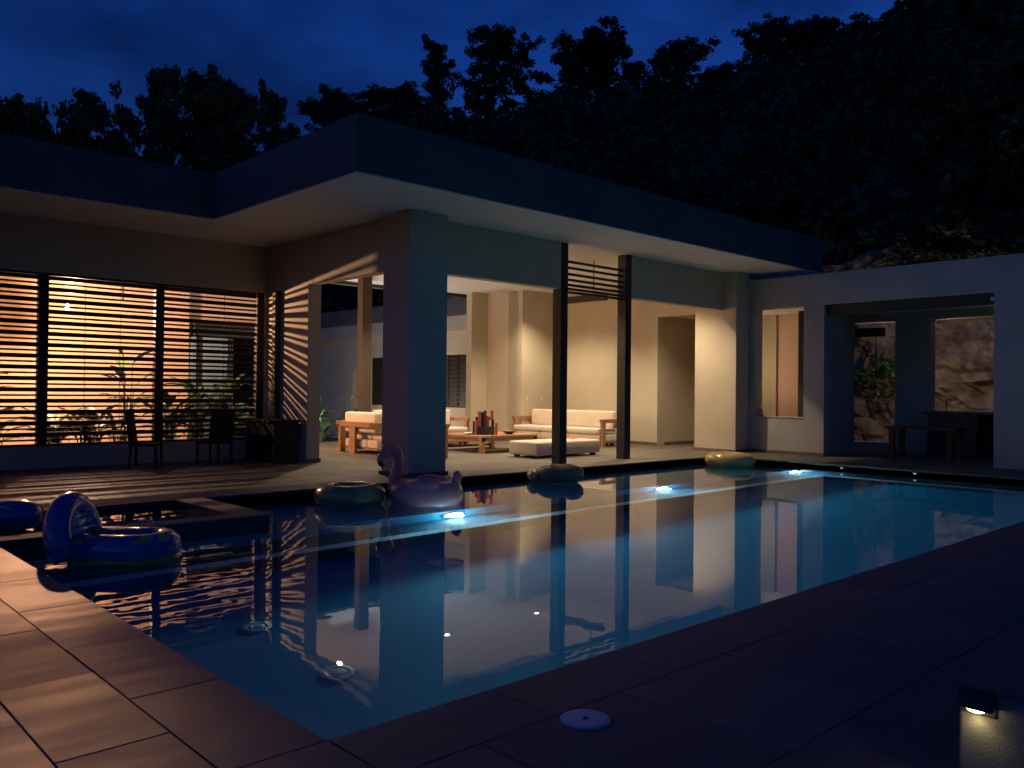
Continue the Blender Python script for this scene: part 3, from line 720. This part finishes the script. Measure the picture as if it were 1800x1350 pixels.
fl = thing('flamingo_float', 'pink inflatable flamingo ring with raised curved neck', 'pool float', (5.60, 6.68, WZ), radians(-43.16)); fl.scale = (0.98, 0.98, 1.1)
MB().torus((0.02, 0, 0.13), 0.35, 0.165, 0.175, n=56, m=18, sx=1.08).obj('body', 'vinyl_lilac', fl, smooth=True)
nk = [(-0.42, -0.02, 0.06), (-0.45, -0.02, 0.22), (-0.445, -0.02, 0.36), (-0.41, -0.02, 0.48), (-0.40, -0.02, 0.58), (-0.425, -0.02, 0.67), (-0.49, -0.02, 0.725), (-0.56, -0.02, 0.715), (-0.61, -0.02, 0.665)]
MB().tube(nk, [0.12, 0.105, 0.088, 0.078, 0.076, 0.078, 0.082, 0.078, 0.06], 16).obj('neck', 'vinyl_pink', fl, smooth=True)
MB().ell((-0.585, -0.02, 0.68), 0.085, 0.078, 0.082, 14, 10).obj('head', 'vinyl_pink', fl, smooth=True)
MB().tube([(-0.625, -0.02, 0.655), (-0.665, -0.02, 0.61), (-0.68, -0.02, 0.565), (-0.672, -0.02, 0.54)], [0.06, 0.052, 0.046, 0.04], 12).obj('bill', 'vinyl_lilac', fl, smooth=True)
MB().tube([(-0.676, -0.02, 0.55), (-0.662, -0.02, 0.515), (-0.632, -0.02, 0.495), (-0.605, -0.02, 0.492)], [0.044, 0.04, 0.03, 0.008], 12).obj('bill_tip', 'vinyl_black', fl, smooth=True)
for y in (-0.098, 0.058): MB().ell((-0.60, y, 0.70), 0.013, 0.008, 0.015, 8, 6).obj('eye', 'vinyl_black', fl, smooth=True)
MB().tube([(0.40, 0, 0.22), (0.46, 0, 0.30), (0.48, 0, 0.38), (0.47, 0, 0.43)], [0.07, 0.085, 0.075, 0.03], 12).obj('tail', 'vinyl_pink', fl, smooth=True)
for s in (-1, 1):
    MB().ell((0.02, s*0.40, 0.25), 0.24, 0.09, 0.10, 16, 10).obj('wing', 'vinyl_lilac', fl, smooth=True)

pf = thing('lounger_float', 'brown lobed air-mattress float in front of the dark post', 'pool float', (9.28, 7.58, WZ), radians(-40))
MB().tube([(-0.36, -0.22, 0.11), (-0.22, -0.22, 0.125), (-0.06, -0.22, 0.14), (0.10, -0.22, 0.115), (0.26, -0.22, 0.155), (0.40, -0.22, 0.155), (0.50, -0.22, 0.12)],
          [(0.10, 0.11), (0.15, 0.15), (0.16, 0.165), (0.15, 0.13), (0.16, 0.175), (0.15, 0.165), (0.07, 0.08)], 18).obj('tube', 'vinyl_brown', pf, smooth=True, sub=1)
MB().tube([(-0.38, 0.08, 0.11), (-0.22, 0.08, 0.13), (-0.06, 0.08, 0.14), (0.10, 0.08, 0.12), (0.26, 0.08, 0.15), (0.40, 0.08, 0.15), (0.48, 0.08, 0.12)],
          [(0.10, 0.11), (0.15, 0.15), (0.16, 0.165), (0.15, 0.13), (0.16, 0.175), (0.15, 0.165), (0.07, 0.08)], 18).obj('tube', 'vinyl_brown', pf, smooth=True, sub=1)
for y in (-0.25, 0.04): MB().tube([(-0.52, y, 0.10), (-0.44, y, 0.11), (-0.33, y, 0.11)], [(0.06, 0.06), (0.115, 0.115), (0.10, 0.10)], 16).obj('end_cap', 'vinyl_tan', pf, smooth=True, sub=1)

# blue armchair float, backrest on the left
bl = thing('armchair_float', 'blue and green inflatable lounge chair by the left pool edge', 'pool float', (0.93, 5.26, WZ), radians(-40)); bl.scale = (0.83, 0.86, 0.94)
def upath(L0, L1, w, z, n=22):
    pts = [(L0, -w, z)]
    for i in range(n+1):
        a = -pi/2 + pi*i/n
        pts.append((L1 + w*0.9*cos(a), w*sin(a), z))
    pts.append((L0, w, z)); return pts
MB().tube(upath(-0.45, 0.20, 0.27, 0.13), [(0.17, 0.155)]*25, 18).obj('seat_tube', 'vinyl_print', bl, smooth=True)
MB().tube(upath(-0.45, 0.20, 0.27, 0.03), [(0.182, 0.05)]*25, 16).obj('bottom_band', 'vinyl_green', bl, smooth=True)
B(-0.45, 0.25, -0.16, 0.16, 0.04, 0.10).obj('seat_floor', 'vinyl_green', bl, bevel=0.03, seg=3, smooth=True)
bk = MB().tube([(-0.50, -0.36, 0.04), (-0.555, -0.385, 0.16), (-0.60, -0.375, 0.30), (-0.625, -0.31, 0.43), (-0.64, -0.17, 0.52), (-0.645, 0.0, 0.55), (-0.64, 0.17, 0.52), (-0.625, 0.31, 0.43), (-0.60, 0.375, 0.30), (-0.555, 0.385, 0.16), (-0.50, 0.36, 0.04)], [0.148]*11, 18)
bk.obj('backrest_tube', 'vinyl_blue', bl, smooth=True, sub=1)
pn = MB()
for i in range(5):
    pn.tube([(-0.46 - 0.03*i, -0.30, 0.14+0.075*i), (-0.455 - 0.03*i, 0, 0.14+0.075*i), (-0.46 - 0.03*i, 0.30, 0.14+0.075*i)], [(0.05, 0.042)]*3, 12)
pn.obj('backrest_panel', 'vinyl_clear', bl, smooth=True)
MB().tube([(0.03, 0.30, 0.27), (0.03, 0.31, 0.335), (0.10, 0.31, 0.35), (0.17, 0.31, 0.335), (0.17, 0.30, 0.27)], 0.012, 8).obj('grab_handle', 'vinyl_clear', bl, smooth=True)

nv = thing('pillow_float', 'dark navy rounded float in the spa at the left picture edge', 'pool float', (0.42, 7.30, -0.07), radians(-35))
MB().tube([(-0.30, 0, 0.15), (-0.2, 0, 0.16), (0, 0, 0.17), (0.2, 0, 0.16), (0.30, 0, 0.15)], [(0.14, 0.09), (0.24, 0.16), (0.26, 0.18), (0.24, 0.16), (0.14, 0.09)], 20).obj('cushion', 'vinyl_blue', nv, smooth=True, sub=1)
MB().tube([(-0.1, -0.22, 0.24), (0.0, -0.24, 0.29), (0.1, -0.22, 0.24)], 0.012, 8).obj('grab_handle', 'vinyl_clear', nv, smooth=True)

# ------------------------------------------------------------------ foreground planter wall with hooded lamp
pl = thing('garden_pedestal', 'low stucco pedestal wall in the dark lower right corner', 'wall', (1.44, -2.03, 0))
B(0, 1.4, -2.2, 0, 0.0, 0.43).obj('body', 'stucco', pl, bevel=0.012)
B(-0.012, 1.41, -2.2, 0.012, 0.43, 0.45).obj('capping', 'deck_tile', pl, bevel=0.004)
hl = thing('hooded_lamp', 'small black hooded wall lamp glowing yellow on the low pedestal', 'lamp', (1.44, -2.085, 0.375))
hd = MB()
def hood_ring(y, k):                       # rounded hood section, open underneath
    return [(-0.062*k*cos(a), y, 0.062*k*sin(a)) for a in [pi/2*j/8 for j in range(9)]]
for y, k in ((-0.075, 0.86), (-0.07, 1.0), (0.045, 1.0), (0.05, 0.86)): hd.v += hood_ring(y, k)
for i in range(3):
    for j in range(8): hd.f.append((i*9+j, i*9+j+1, i*9+j+10, i*9+j+9))
for i, o_ in ((0, 1), (3, -1)):
    hd.v.append((0, (-0.075, 0, 0, 0.05)[i], 0)); c_ = len(hd.v)-1
    for j in range(8): hd.f.append((c_, i*9+j, i*9+j+1))
hd.obj('hood', 'dark_metal', hl)
MB().box(-0.006, 0.0, -0.07, 0.045, -0.03, 0.06).obj('back_plate', 'dark_metal', hl)
MB().ell((-0.03, -0.012, -0.004), 0.016, 0.034, 0.016, 12, 8).obj('bulb', 'lamp_glow', hl, smooth=True)
MB().box(-0.055, -0.008, -0.062, 0.037, 0.006, 0.009).obj('reflector', 'white_plastic', hl)
lamp('hood_light', 'SPOT', hl, (-0.03, -0.012, -0.024), 0.42, (1.0, 0.80, 0.40), 0.012, (0, 0, 0), radians(140), 0.8)

# ------------------------------------------------------------------ plants
def blade(name, Ln, w, droop, mat='leaf_big', n=8):
    m = MB()
    for i in range(n+1):
        t = i/n
        x = Ln*(t - 0.18*droop*t*t); z = Ln*(0.55*t - droop*0.75*t*t)
        ww = w*(sin(pi*min(1, t*0.92+0.06))**0.75)*(0.35 + 0.65*min(1, t*4))
        m.v += [(x, -ww, z + ww*0.35), (x, 0, z), (x, ww, z + ww*0.35)]
    for i in range(n):
        for j in range(2): m.f.append((3*i+j, 3*i+3+j, 3*i+4+j, 3*i+1+j))
    return m.mesh(name, mat, True)
pm('leaf_shade', (0.026, 0.058, 0.014), (0.04, 0.085, 0.02), scale=3, rough=0.45, rand=0.35)  # leaf_big green darkened: backlit shade put into the colour
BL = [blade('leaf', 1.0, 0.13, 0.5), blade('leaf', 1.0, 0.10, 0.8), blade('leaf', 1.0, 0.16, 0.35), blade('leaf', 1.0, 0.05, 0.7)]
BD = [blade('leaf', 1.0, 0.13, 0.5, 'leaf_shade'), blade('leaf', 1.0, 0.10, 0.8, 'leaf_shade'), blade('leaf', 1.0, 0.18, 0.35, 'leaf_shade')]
def plant(name, label, loc, n, h, size, kinds=(0, 1, 2), stem=0.6, group=None, pot=None, cat='plant', BL=BL):
    t = thing(name, label, cat, loc, random.uniform(0, 6), group)
    z0 = 0.0
    if pot:
        MB().lathe([(0, 0), (pot*0.72, 0), (pot, pot*1.25), (pot*1.06, pot*1.3), (pot*1.06, pot*1.42), (pot*0.92, pot*1.42), (pot*0.9, pot*1.3), (0, pot*1.3)], n=20).obj('pot', 'pot_grey', t)
        z0 = pot*1.3
    for i in range(n):
        a = i*2.4 + random.uniform(-0.3, 0.3); hh = h*random.uniform(0.45, 1.0)*stem
        r = 0.05 + 0.12*random.random()
        p0 = V((0.04*cos(a), 0.04*sin(a), z0)); p1 = V((r*cos(a), r*sin(a), z0 + hh))
        s = MB().tube([p0, (p0+p1)/2 + V((0, 0, 0.02)), p1], [0.012, 0.010, 0.007], 6).obj('stem', 'leaf_dark', t)
        L_ = size*random.uniform(0.7, 1.15)
        link('leaf', BL[random.choice(kinds)], t, tuple(p1), (0, random.uniform(-0.45, 0.15), a), (L_, L_, L_))
    return t
plant('potted_plant', 'potted leafy plant lit green at the garden edge of the doorway', (10.35, 18.0, 0), 12, 0.8, 0.62, (0, 2), 0.9, pot=0.2)
gl = thing('garden_spotlight', 'small white spotlight among the leaves behind the potted plant', 'lamp', (10.72, 18.55, -0.6))
MB().tube([(0, 0, 0), (0, 0, 0.72)], 0.012, 8).obj('spike', 'dark_metal', gl); MB().tube([(0, 0, 0.70), (-0.05, -0.07, 0.80)], 0.045, 10).obj('head', 'dark_metal', gl)
MB().lathe([(0, 0.004), (0.03, 0)], (-0.02, -0.03, 0.80), 10).obj('lens', 'room_glow', gl)
lamp('garden_lamp', 'SPOT', gl, (-0.06, -0.09, 0.86), 420, (0.80, 0.88, 1.0), 0.04, (pi - 0.25, 0, 0), radians(150), 0.8)
gb = thing('rear_fill_lamp', 'hidden bollard lamp added behind the brown post to light the rear garden', 'lamp', (14.8, 22.4, -0.6))  # hidden lamp, added to brighten the rear wing wall
MB().tube([(0, 0, 0), (0, 0, 0.8)], 0.05, 12).obj('stem', 'dark_metal', gb); MB().lathe([(0, 0.80), (0.05, 0.80), (0.05, 0.95), (0, 0.95)], n=14).obj('lens', 'led_glow', gb)
MB().lathe([(0, 0.95), (0.09, 0.95), (0.07, 0.99), (0, 1.0)], n=14).obj('cap', 'dark_metal', gb)
lamp('rear_fill', 'POINT', gb, (0, -0.02, 1.1), 320, (1.0, 0.84, 0.62), 0.05)
gd = [(11.3, 19.3, 13, 1.0, 0.9, 'low arching garden plant left of the brown post'), (12.6, 19.8, 15, 1.1, 0.95, 'arching garden plant directly behind the brown post'),
      (13.9, 19.6, 13, 0.9, 0.85, 'dark garden plant right of the brown post'), (10.9, 20.6, 12, 1.3, 0.9, 'leafy garden plant against the rear wall behind the pot')]
for x, y, n, h, sz, lb in gd: plant('garden_plant', lb, (x, y, -0.6), n, h + 0.6, sz, (1, 3, 0), 0.75, 'plants in the rear garden')
plant('tall_flower', 'single tall drooping flower stalk rising behind the left sofa', (12.2, 19.2, -0.6), 3, 2.6, 0.45, (1,), 1.0)
cp = [(-0.6, 15.1, 10, 1.0, 0.8, 'leaf clump behind the louvres at the far left'), (0.9, 15.4, 12, 1.2, 0.85, 'leaf clump left of the first louvre post'),
      (1.55, 15.0, 9, 1.9, 0.9, 'tall banana-like plant at the left picture edge behind the louvres'), (2.9, 15.2, 14, 0.9, 0.75, 'low leafy clump behind the middle louvre panel, left part'),
      (3.7, 15.4, 14, 1.0, 0.8, 'low leafy clump behind the middle louvre panel, right part'), (4.45, 15.8, 9, 2.5, 0.75, 'tall thin-stemmed plant behind the second louvre post'),
      (5.2, 15.3, 14, 1.3, 0.85, 'leafy clump behind the dark chair in the right louvre panel'), (5.95, 15.6, 13, 1.7, 0.9, 'bushy plant filling the right louvre panel'),
      (6.6, 15.4, 12, 1.2, 0.8, 'shiny leaf clump at the right end of the louvres'), (7.4, 17.2, 12, 1.9, 0.95, 'broad-leaved plant before the glazed annexe')]
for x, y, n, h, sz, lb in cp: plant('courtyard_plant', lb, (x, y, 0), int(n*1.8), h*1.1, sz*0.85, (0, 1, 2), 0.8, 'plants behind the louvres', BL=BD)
for k, (x, wh) in enumerate(((0.15, 'left of the first louvre post'), (0.75, 'next left of the first louvre post'), (1.75, 'just left of the first louvre post'), (2.75, 'just right of the first louvre post'),
                             (3.3, 'left of the middle of the middle louvre panel'), (3.95, 'right of the middle of the middle louvre panel'), (4.95, 'just right of the second louvre post'), (5.6, 'in the middle of the right louvre panel'), (6.25, 'near the right end of the louvres'))):
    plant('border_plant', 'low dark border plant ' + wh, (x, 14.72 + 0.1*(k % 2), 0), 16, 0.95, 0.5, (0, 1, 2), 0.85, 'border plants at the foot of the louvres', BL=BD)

# ------------------------------------------------------------------ hill, cliff, trees
def sstep(t): t = max(0.0, min(1.0, t)); return t*t*(3-2*t)
def crest(th):                    # ridge height by bearing (degrees from +X), rising to the right
    pts = [(-30, 40), (10, 38), (15.5, 34), (19, 29), (22, 25.5), (28, 24.5), (36, 24.0), (43, 24.0), (50, 24.5), (55, 24.5), (57, 23), (60, 20), (64, 16.5), (68, 13), (72, 9.5), (78, 8), (95, 7), (140, 6)]
    for (a, u), (b, w) in zip(pts, pts[1:]):
        if a <= th <= b: return u + (w-u)*(th-a)/(b-a)
    return pts[-1][1]
def r0(th): return min(27.3/max(0.2, cos(radians(th))), 40.0)      # foot of the slope, behind the cliff and the rear wing
def terr(r, th):
    c = crest(th); k = r - r0(th)
    base = -0.6 + 5.6*sstep((52-th)/14.0)*sstep((k+0.6)/1.2)
    h = base + (c-base)*sstep(k/(46.0 if th > 20 else 40.0))
    p = V((r*cos(radians(th))*0.12, r*sin(radians(th))*0.12, 1.7))
    return h + noise.noise(p)*0.9*sstep((k-2)/12)
hm = MB(); NR, NT = 34, 84
for i in range(NR+1):
    for j in range(NT+1):
        th = -30 + 150*j/NT
        r = r0(th) - 0.3 + 105*(i/NR)**1.4
        hm.v.append((CAM.x + r*cos(radians(th)), CAM.y + r*sin(radians(th)), terr(r, th)))
for i in range(NR):
    for j in range(NT):
        a = i*(NT+1)+j; hm.f.append((a, a+NT+1, a+NT+2, a+1))
tag(hm.obj('hill', 'soil', smooth=True), kind='structure')
ck = MB(); nu, nv_ = 170, 52
for i in range(nu+1):
    for j in range(nv_+1):
        y = -9 + 24*i/nu; z = -0.6 + 6.6*j/nv_
        q = V((y*0.55, z*0.7, 3.1))
        d = noise.noise(q)*0.75 + noise.noise(q*2.7)*0.42 - abs(noise.noise(q*4.6))*0.55 + noise.noise(q*11.0)*0.13
        ck.v.append((24.3 + 0.17*z + d, y, z + noise.noise(q*1.5+V((9, 9, 9)))*0.35*(j/nv_)))
for i in range(nu):
    for j in range(nv_):
        a = i*(nv_+1)+j; ck.f.append((a, a+1, a+nv_+2, a+nv_+1))
tag(ck.obj('cliff', 'rock'), kind='structure')

def leafquads(m, c, rx_, ry_, rz_, n, s0, s1, rng, shell=0.35):
    for _ in range(n):
        while True:
            p = V((rng.uniform(-1, 1), rng.uniform(-1, 1), rng.uniform(-1, 1)))
            if shell < p.length < 1: break
        q = V((c[0]+p.x*rx_, c[1]+p.y*ry_, c[2]+p.z*rz_))
        nrm = (p + V((rng.gauss(0, .7), rng.gauss(0, .7), rng.gauss(0.3, .7)))).normalized()
        u = nrm.orthogonal().normalized(); w = nrm.cross(u); a = rng.uniform(0, 6.28)
        u, w = u*cos(a)+w*sin(a), w*cos(a)-u*sin(a)
        s = rng.uniform(s0, s1); e = s*rng.uniform(0.35, 0.6); k = len(m.v)
        m.v += [tuple(q-u*s), tuple(q-w*e), tuple(q+u*s), tuple(q+w*e)]; m.f.append((k, k+1, k+2, k+3))
def tree_proto(seed, style):
    """tree about 9.6 m tall: trunk, limbs, twigs, and small leaf sprays along the twigs"""
    rng = random.Random(seed); tr, cr = MB(), MB()
    H, z0, spread, nl, up = {'open': (8.6, 2.6, 3.0, 15, 0.75), 'dense': (8.4, 1.4, 2.9, 22, 0.55), 'slim': (8.8, 2.2, 1.5, 15, 0.8), 'bush': (7.6, 0.5, 3.2, 22, 0.6)}[style]
    bend = V((rng.uniform(-0.7, 0.7), rng.uniform(-0.7, 0.7), 0))
    def axis(t): return V((bend.x*t*t, bend.y*t*t, H*t))
    tr.tube([axis(0) - V((0, 0, 1.5))] + [axis(k/6) for k in range(1, 7)], [0.26, 0.22, 0.19, 0.15, 0.11, 0.07, 0.03], 8)
    def spray(c, s, n): leafquads(cr, c, s, s, s*0.7, n, 0.085, 0.20, rng, 0.0)
    for i in range(nl):
        t = z0/H + (1-z0/H)*((i+0.6)/nl)**0.9; t = min(t, 0.985)
        f = (t*H - z0)/(H - z0)
        prof = {'open': 0.55 + 0.9*sin(pi*min(1, f*0.9+0.12))*0.75, 'dense': 0.35 + 0.8*sin(pi*min(1, f*0.78+0.2)), 'slim': 0.6 + 0.5*sin(pi*min(1, f*0.85+0.1)), 'bush': 0.3 + 0.85*sin(pi*min(1, f*0.7+0.28))}[style]
        L_ = spread*prof*rng.uniform(0.6, 1.08); a = i*2.4 + rng.uniform(-0.5, 0.5)
        p0 = axis(t*0.96); d = V((cos(a), sin(a), up*rng.uniform(0.3, 1.2))).normalized()
        pts = [p0]
        for k in range(1, 5):
            d = (d + V((rng.gauss(0, .16), rng.gauss(0, .16), 0.10))).normalized(); pts.append(pts[-1] + d*L_/4)
        tr.tube(pts, [0.075*(1-0.5*f), 0.055*(1-0.5*f), 0.04*(1-0.5*f), 0.025, 0.012], 5, cap=False)
        for k in range(1, 5):
            for q in range(3 if style != 'slim' else 2):
                e = V((rng.gauss(0, 1), rng.gauss(0, 1), rng.gauss(0.25, .7))).normalized()*rng.uniform(0.3, 0.85)*(0.8 if style == 'slim' else 1.0)
                c = pts[k] + e
                tr.tube([pts[k], pts[k] + e*0.55 + V((0, 0, 0.05)), c], [0.018, 0.012, 0.006], 3, cap=False)
                sz = rng.uniform(0.26, 0.52)
                spray(c, sz, int(26 + 60*sz))
                if rng.random() < 0.5: spray(c*0.5 + pts[k]*0.5, sz*0.8, 14)
    return tr, cr
PROTO = {}
for nm, seed, st in (('open', 3, 'open'), ('open2', 11, 'open'), ('dense', 5, 'dense'), ('dense2', 8, 'dense'), ('slim', 13, 'slim'), ('bush', 21, 'bush')):
    tr, cr = tree_proto(seed, st); PROTO[nm] = (tr.mesh('trunk', 'bark', True), cr.mesh('crown', 'leaf_dark'))
def tree(label, bearing, r, height, width, kind, rz, name='hill_tree', group='trees along the skyline', base=None):
    x, y = CAM.x + r*cos(radians(bearing)), CAM.y + r*sin(radians(bearing))
    z = terr(r, bearing) if base is None else base
    t = thing(name, label, 'tree', (x, y, z), rz, group)
    s = height/9.6; sw = width/5.6
    for nm, me in zip(('trunk', 'crown'), PROTO[kind]): link(nm, me, t, sc=(sw, sw, s))
    return t
def bear(px): return 46.84 - math.degrees(math.atan((px-900)/1476.95))
def zpix(y, px, r):                # height of a thing seen at that level, at radial distance r
    a = math.atan((px-900)/1476.95); return 1.5 + (689 + (px-900)*0.0098 - y)/1476.95*r*cos(a)
TREES = [('round dark tree at the far left picture edge', 18, 128, 58, 6.6, 'dense', 0.3), ('bushy tree second from the left above the louvre wing', 172, 136, 58, 6.8, 'dense2', 1.1),
         ('tallest double-topped tree above the louvre wing, left top', 285, 112, 62, 6.0, 'open2', 2.0), ('tallest double-topped tree above the louvre wing, right top', 375, 94, 62, 7.6, 'dense', 3.1),
         ('pointed tree left of the roof corner', 484, 140, 64, 5.0, 'slim', 0.4),
         ('wispy low tree just above the roof corner', 585, 160, 70, 6.8, 'open', 0.9), ('rounded dark tree at the foot of the hill skyline', 690, 135, 80, 8.4, 'bush', 1.4),
         ('tall slender column-like tree on the hill', 768, 58, 84, 6.4, 'slim', 0.2), ('open lacy tree with sky showing through its crown', 858, 46, 84, 9.0, 'open', 2.5),
         ('large round-crowned tree in the middle of the skyline', 1048, 30, 82, 10.5, 'dense', 0.7), ('smaller uneven tree right of the large round one', 1185, 72, 80, 8.2, 'open2', 1.9),
         ('broad tree with square top on the right skyline', 1350, 28, 76, 7.2, 'dense2', 2.2), ('twin-topped tree beside the broad one on the right skyline', 1430, 20, 76, 7.0, 'dense', 2.9),
         ('small gnarled tree low on the right skyline', 1530, 34, 74, 7.0, 'open2', 0.5), ('huge dark tree cut off by the top right picture corner', 1710, -60, 62, 13.0, 'dense2', 1.3),
         ('low tree filling the gap between the two leftmost trees', 95, 205, 56, 6.5, 'bush', 0.8), ('low tree under the tallest tree above the louvre wing', 420, 205, 60, 6.5, 'bush', 2.7),
         ('low tree beside the pointed tree at the roof corner', 540, 195, 66, 6.5, 'bush', 1.7), ('low rounded tree between the lacy tree and the large round one', 950, 150, 84, 8.5, 'bush', 0.1),
         ('low tree on the ridge right of the uneven tree', 1270, 105, 80, 8.0, 'bush', 2.3), ('low bushy tree on the ridge before the top right corner', 1610, 40, 72, 8.0, 'bush', 1.1)]
for lb, px, ty, r, wd, kd, rz_ in TREES:
    b = bear(px); g = terr(r, b); h = zpix(ty, px, r) - g
    tree(lb, b, r, max(3.0, h), wd, kd, rz_)
for lb, px, r, h, wd, kd in (('pale-trunked thin tree right of the roof end', 1462, 30.5, 6.5, 3.0, 'slim'), ('pale leaning thin trunk above the bar opening, left one', 1605, 30, 7.5, 3.2, 'slim'),
                             ('pale thin trunk above the bar opening, right one', 1645, 31, 8.5, 3.4, 'slim'), ('leafy tree at the right picture edge on the slope', 1805, 27, 7.5, 4.6, 'dense'),
                             ('low leafy bush on the slope just above the roof middle', 1100, 34, 7.0, 6.0, 'bush'), ('low leafy bush on the slope above the right part of the roof', 1250, 31, 5.6, 5.5, 'bush'),
                             ('shrub on the cliff edge above the bar opening, left end', 1610, -30, 3.4, 3.6, 'bush'), ('shrub on the cliff edge above the middle of the bar opening', 1685, -32, 3.8, 3.8, 'bush'),
                             ('shrub on the cliff edge above the right end of the bar opening', 1760, -34, 3.6, 4.0, 'bush'), ('leafy bush on the slope above the roof end', 1370, 30, 4.8, 4.6, 'bush'), ('dark bush on the slope above the roof left of the middle', 960, 36, 6.5, 6.0, 'bush')):
    r = r0(bear(px)) + 1.2 + r*0.03
    t = tree(lb, bear(px), r, h, wd, kd, px*0.01, 'slope_tree', 'trees on the slope behind the house')
    if 'pale' in lb:
        for c in t.children:
            if c.name.startswith('trunk'):
                c.data = c.data.copy(); c.data.materials[0] = MATS['bark_pale']
for lb, x, y, h, wd in (('dark hedge-like tree beyond the rear wing, left one', 20.5, 33.5, 8.0, 8.0), ('dark hedge-like tree beyond the rear wing, right one', 22.5, 28.0, 8.5, 8.0), ('dark tree behind the rear wing next to the living-room wall', 22.5, 23.0, 8.0, 6.5)):
    t = thing('garden_tree', lb, 'tree', (x, y, -0.6), 1.0, 'trees behind the rear wing')
    for nm, me in zip(('trunk', 'crown'), PROTO['bush']): link(nm, me, t, sc=(wd/6, wd/6, h/9.6))
# shrub on the cliff seen through the left bar opening
t = thing('cliff_shrub', 'green shrub hanging on the cliff behind the left bar opening', 'shrub', (24.2, 8.3, 1.2))
rng = random.Random(4); m = MB()
for _ in range(7): leafquads(m, (rng.uniform(-.3, .2), rng.uniform(-.6, .6), rng.uniform(-.2, 1.4)), .38, .42, .35, 70, .05, .11, rng, 0.1)
m.obj('foliage', 'leaf_big', t); MB().tube([(0.3, 0, -0.5), (0, 0, 0.3), (-0.05, 0.2, 1.0)], [0.04, 0.03, 0.01], 6).obj('stem', 'bark', t)
# the wood that covers the hill, one mass
rng = random.Random(99); m = MB()
for k in range(430):
    th = rng.uniform(12, 66); r = r0(th) + 1.5 + 44*rng.random()**0.9
    if th > 58 and r < 52: continue
    g = terr(r, th); s = rng.uniform(1.3, 2.6)*(0.7 + r/110)
    c = (CAM.x + r*cos(radians(th)), CAM.y + r*sin(radians(th)), g + s*0.8)
    leafquads(m, c, s, s, s*0.95, int(120 + 30*s), 0.16 + r*0.0022, 0.34 + r*0.0042, rng, 0.5)
tag(m.obj('hillside_wood', 'leaf_forest'), 'dense dark wood covering the hillside behind the house', 'wood', kind='stuff')
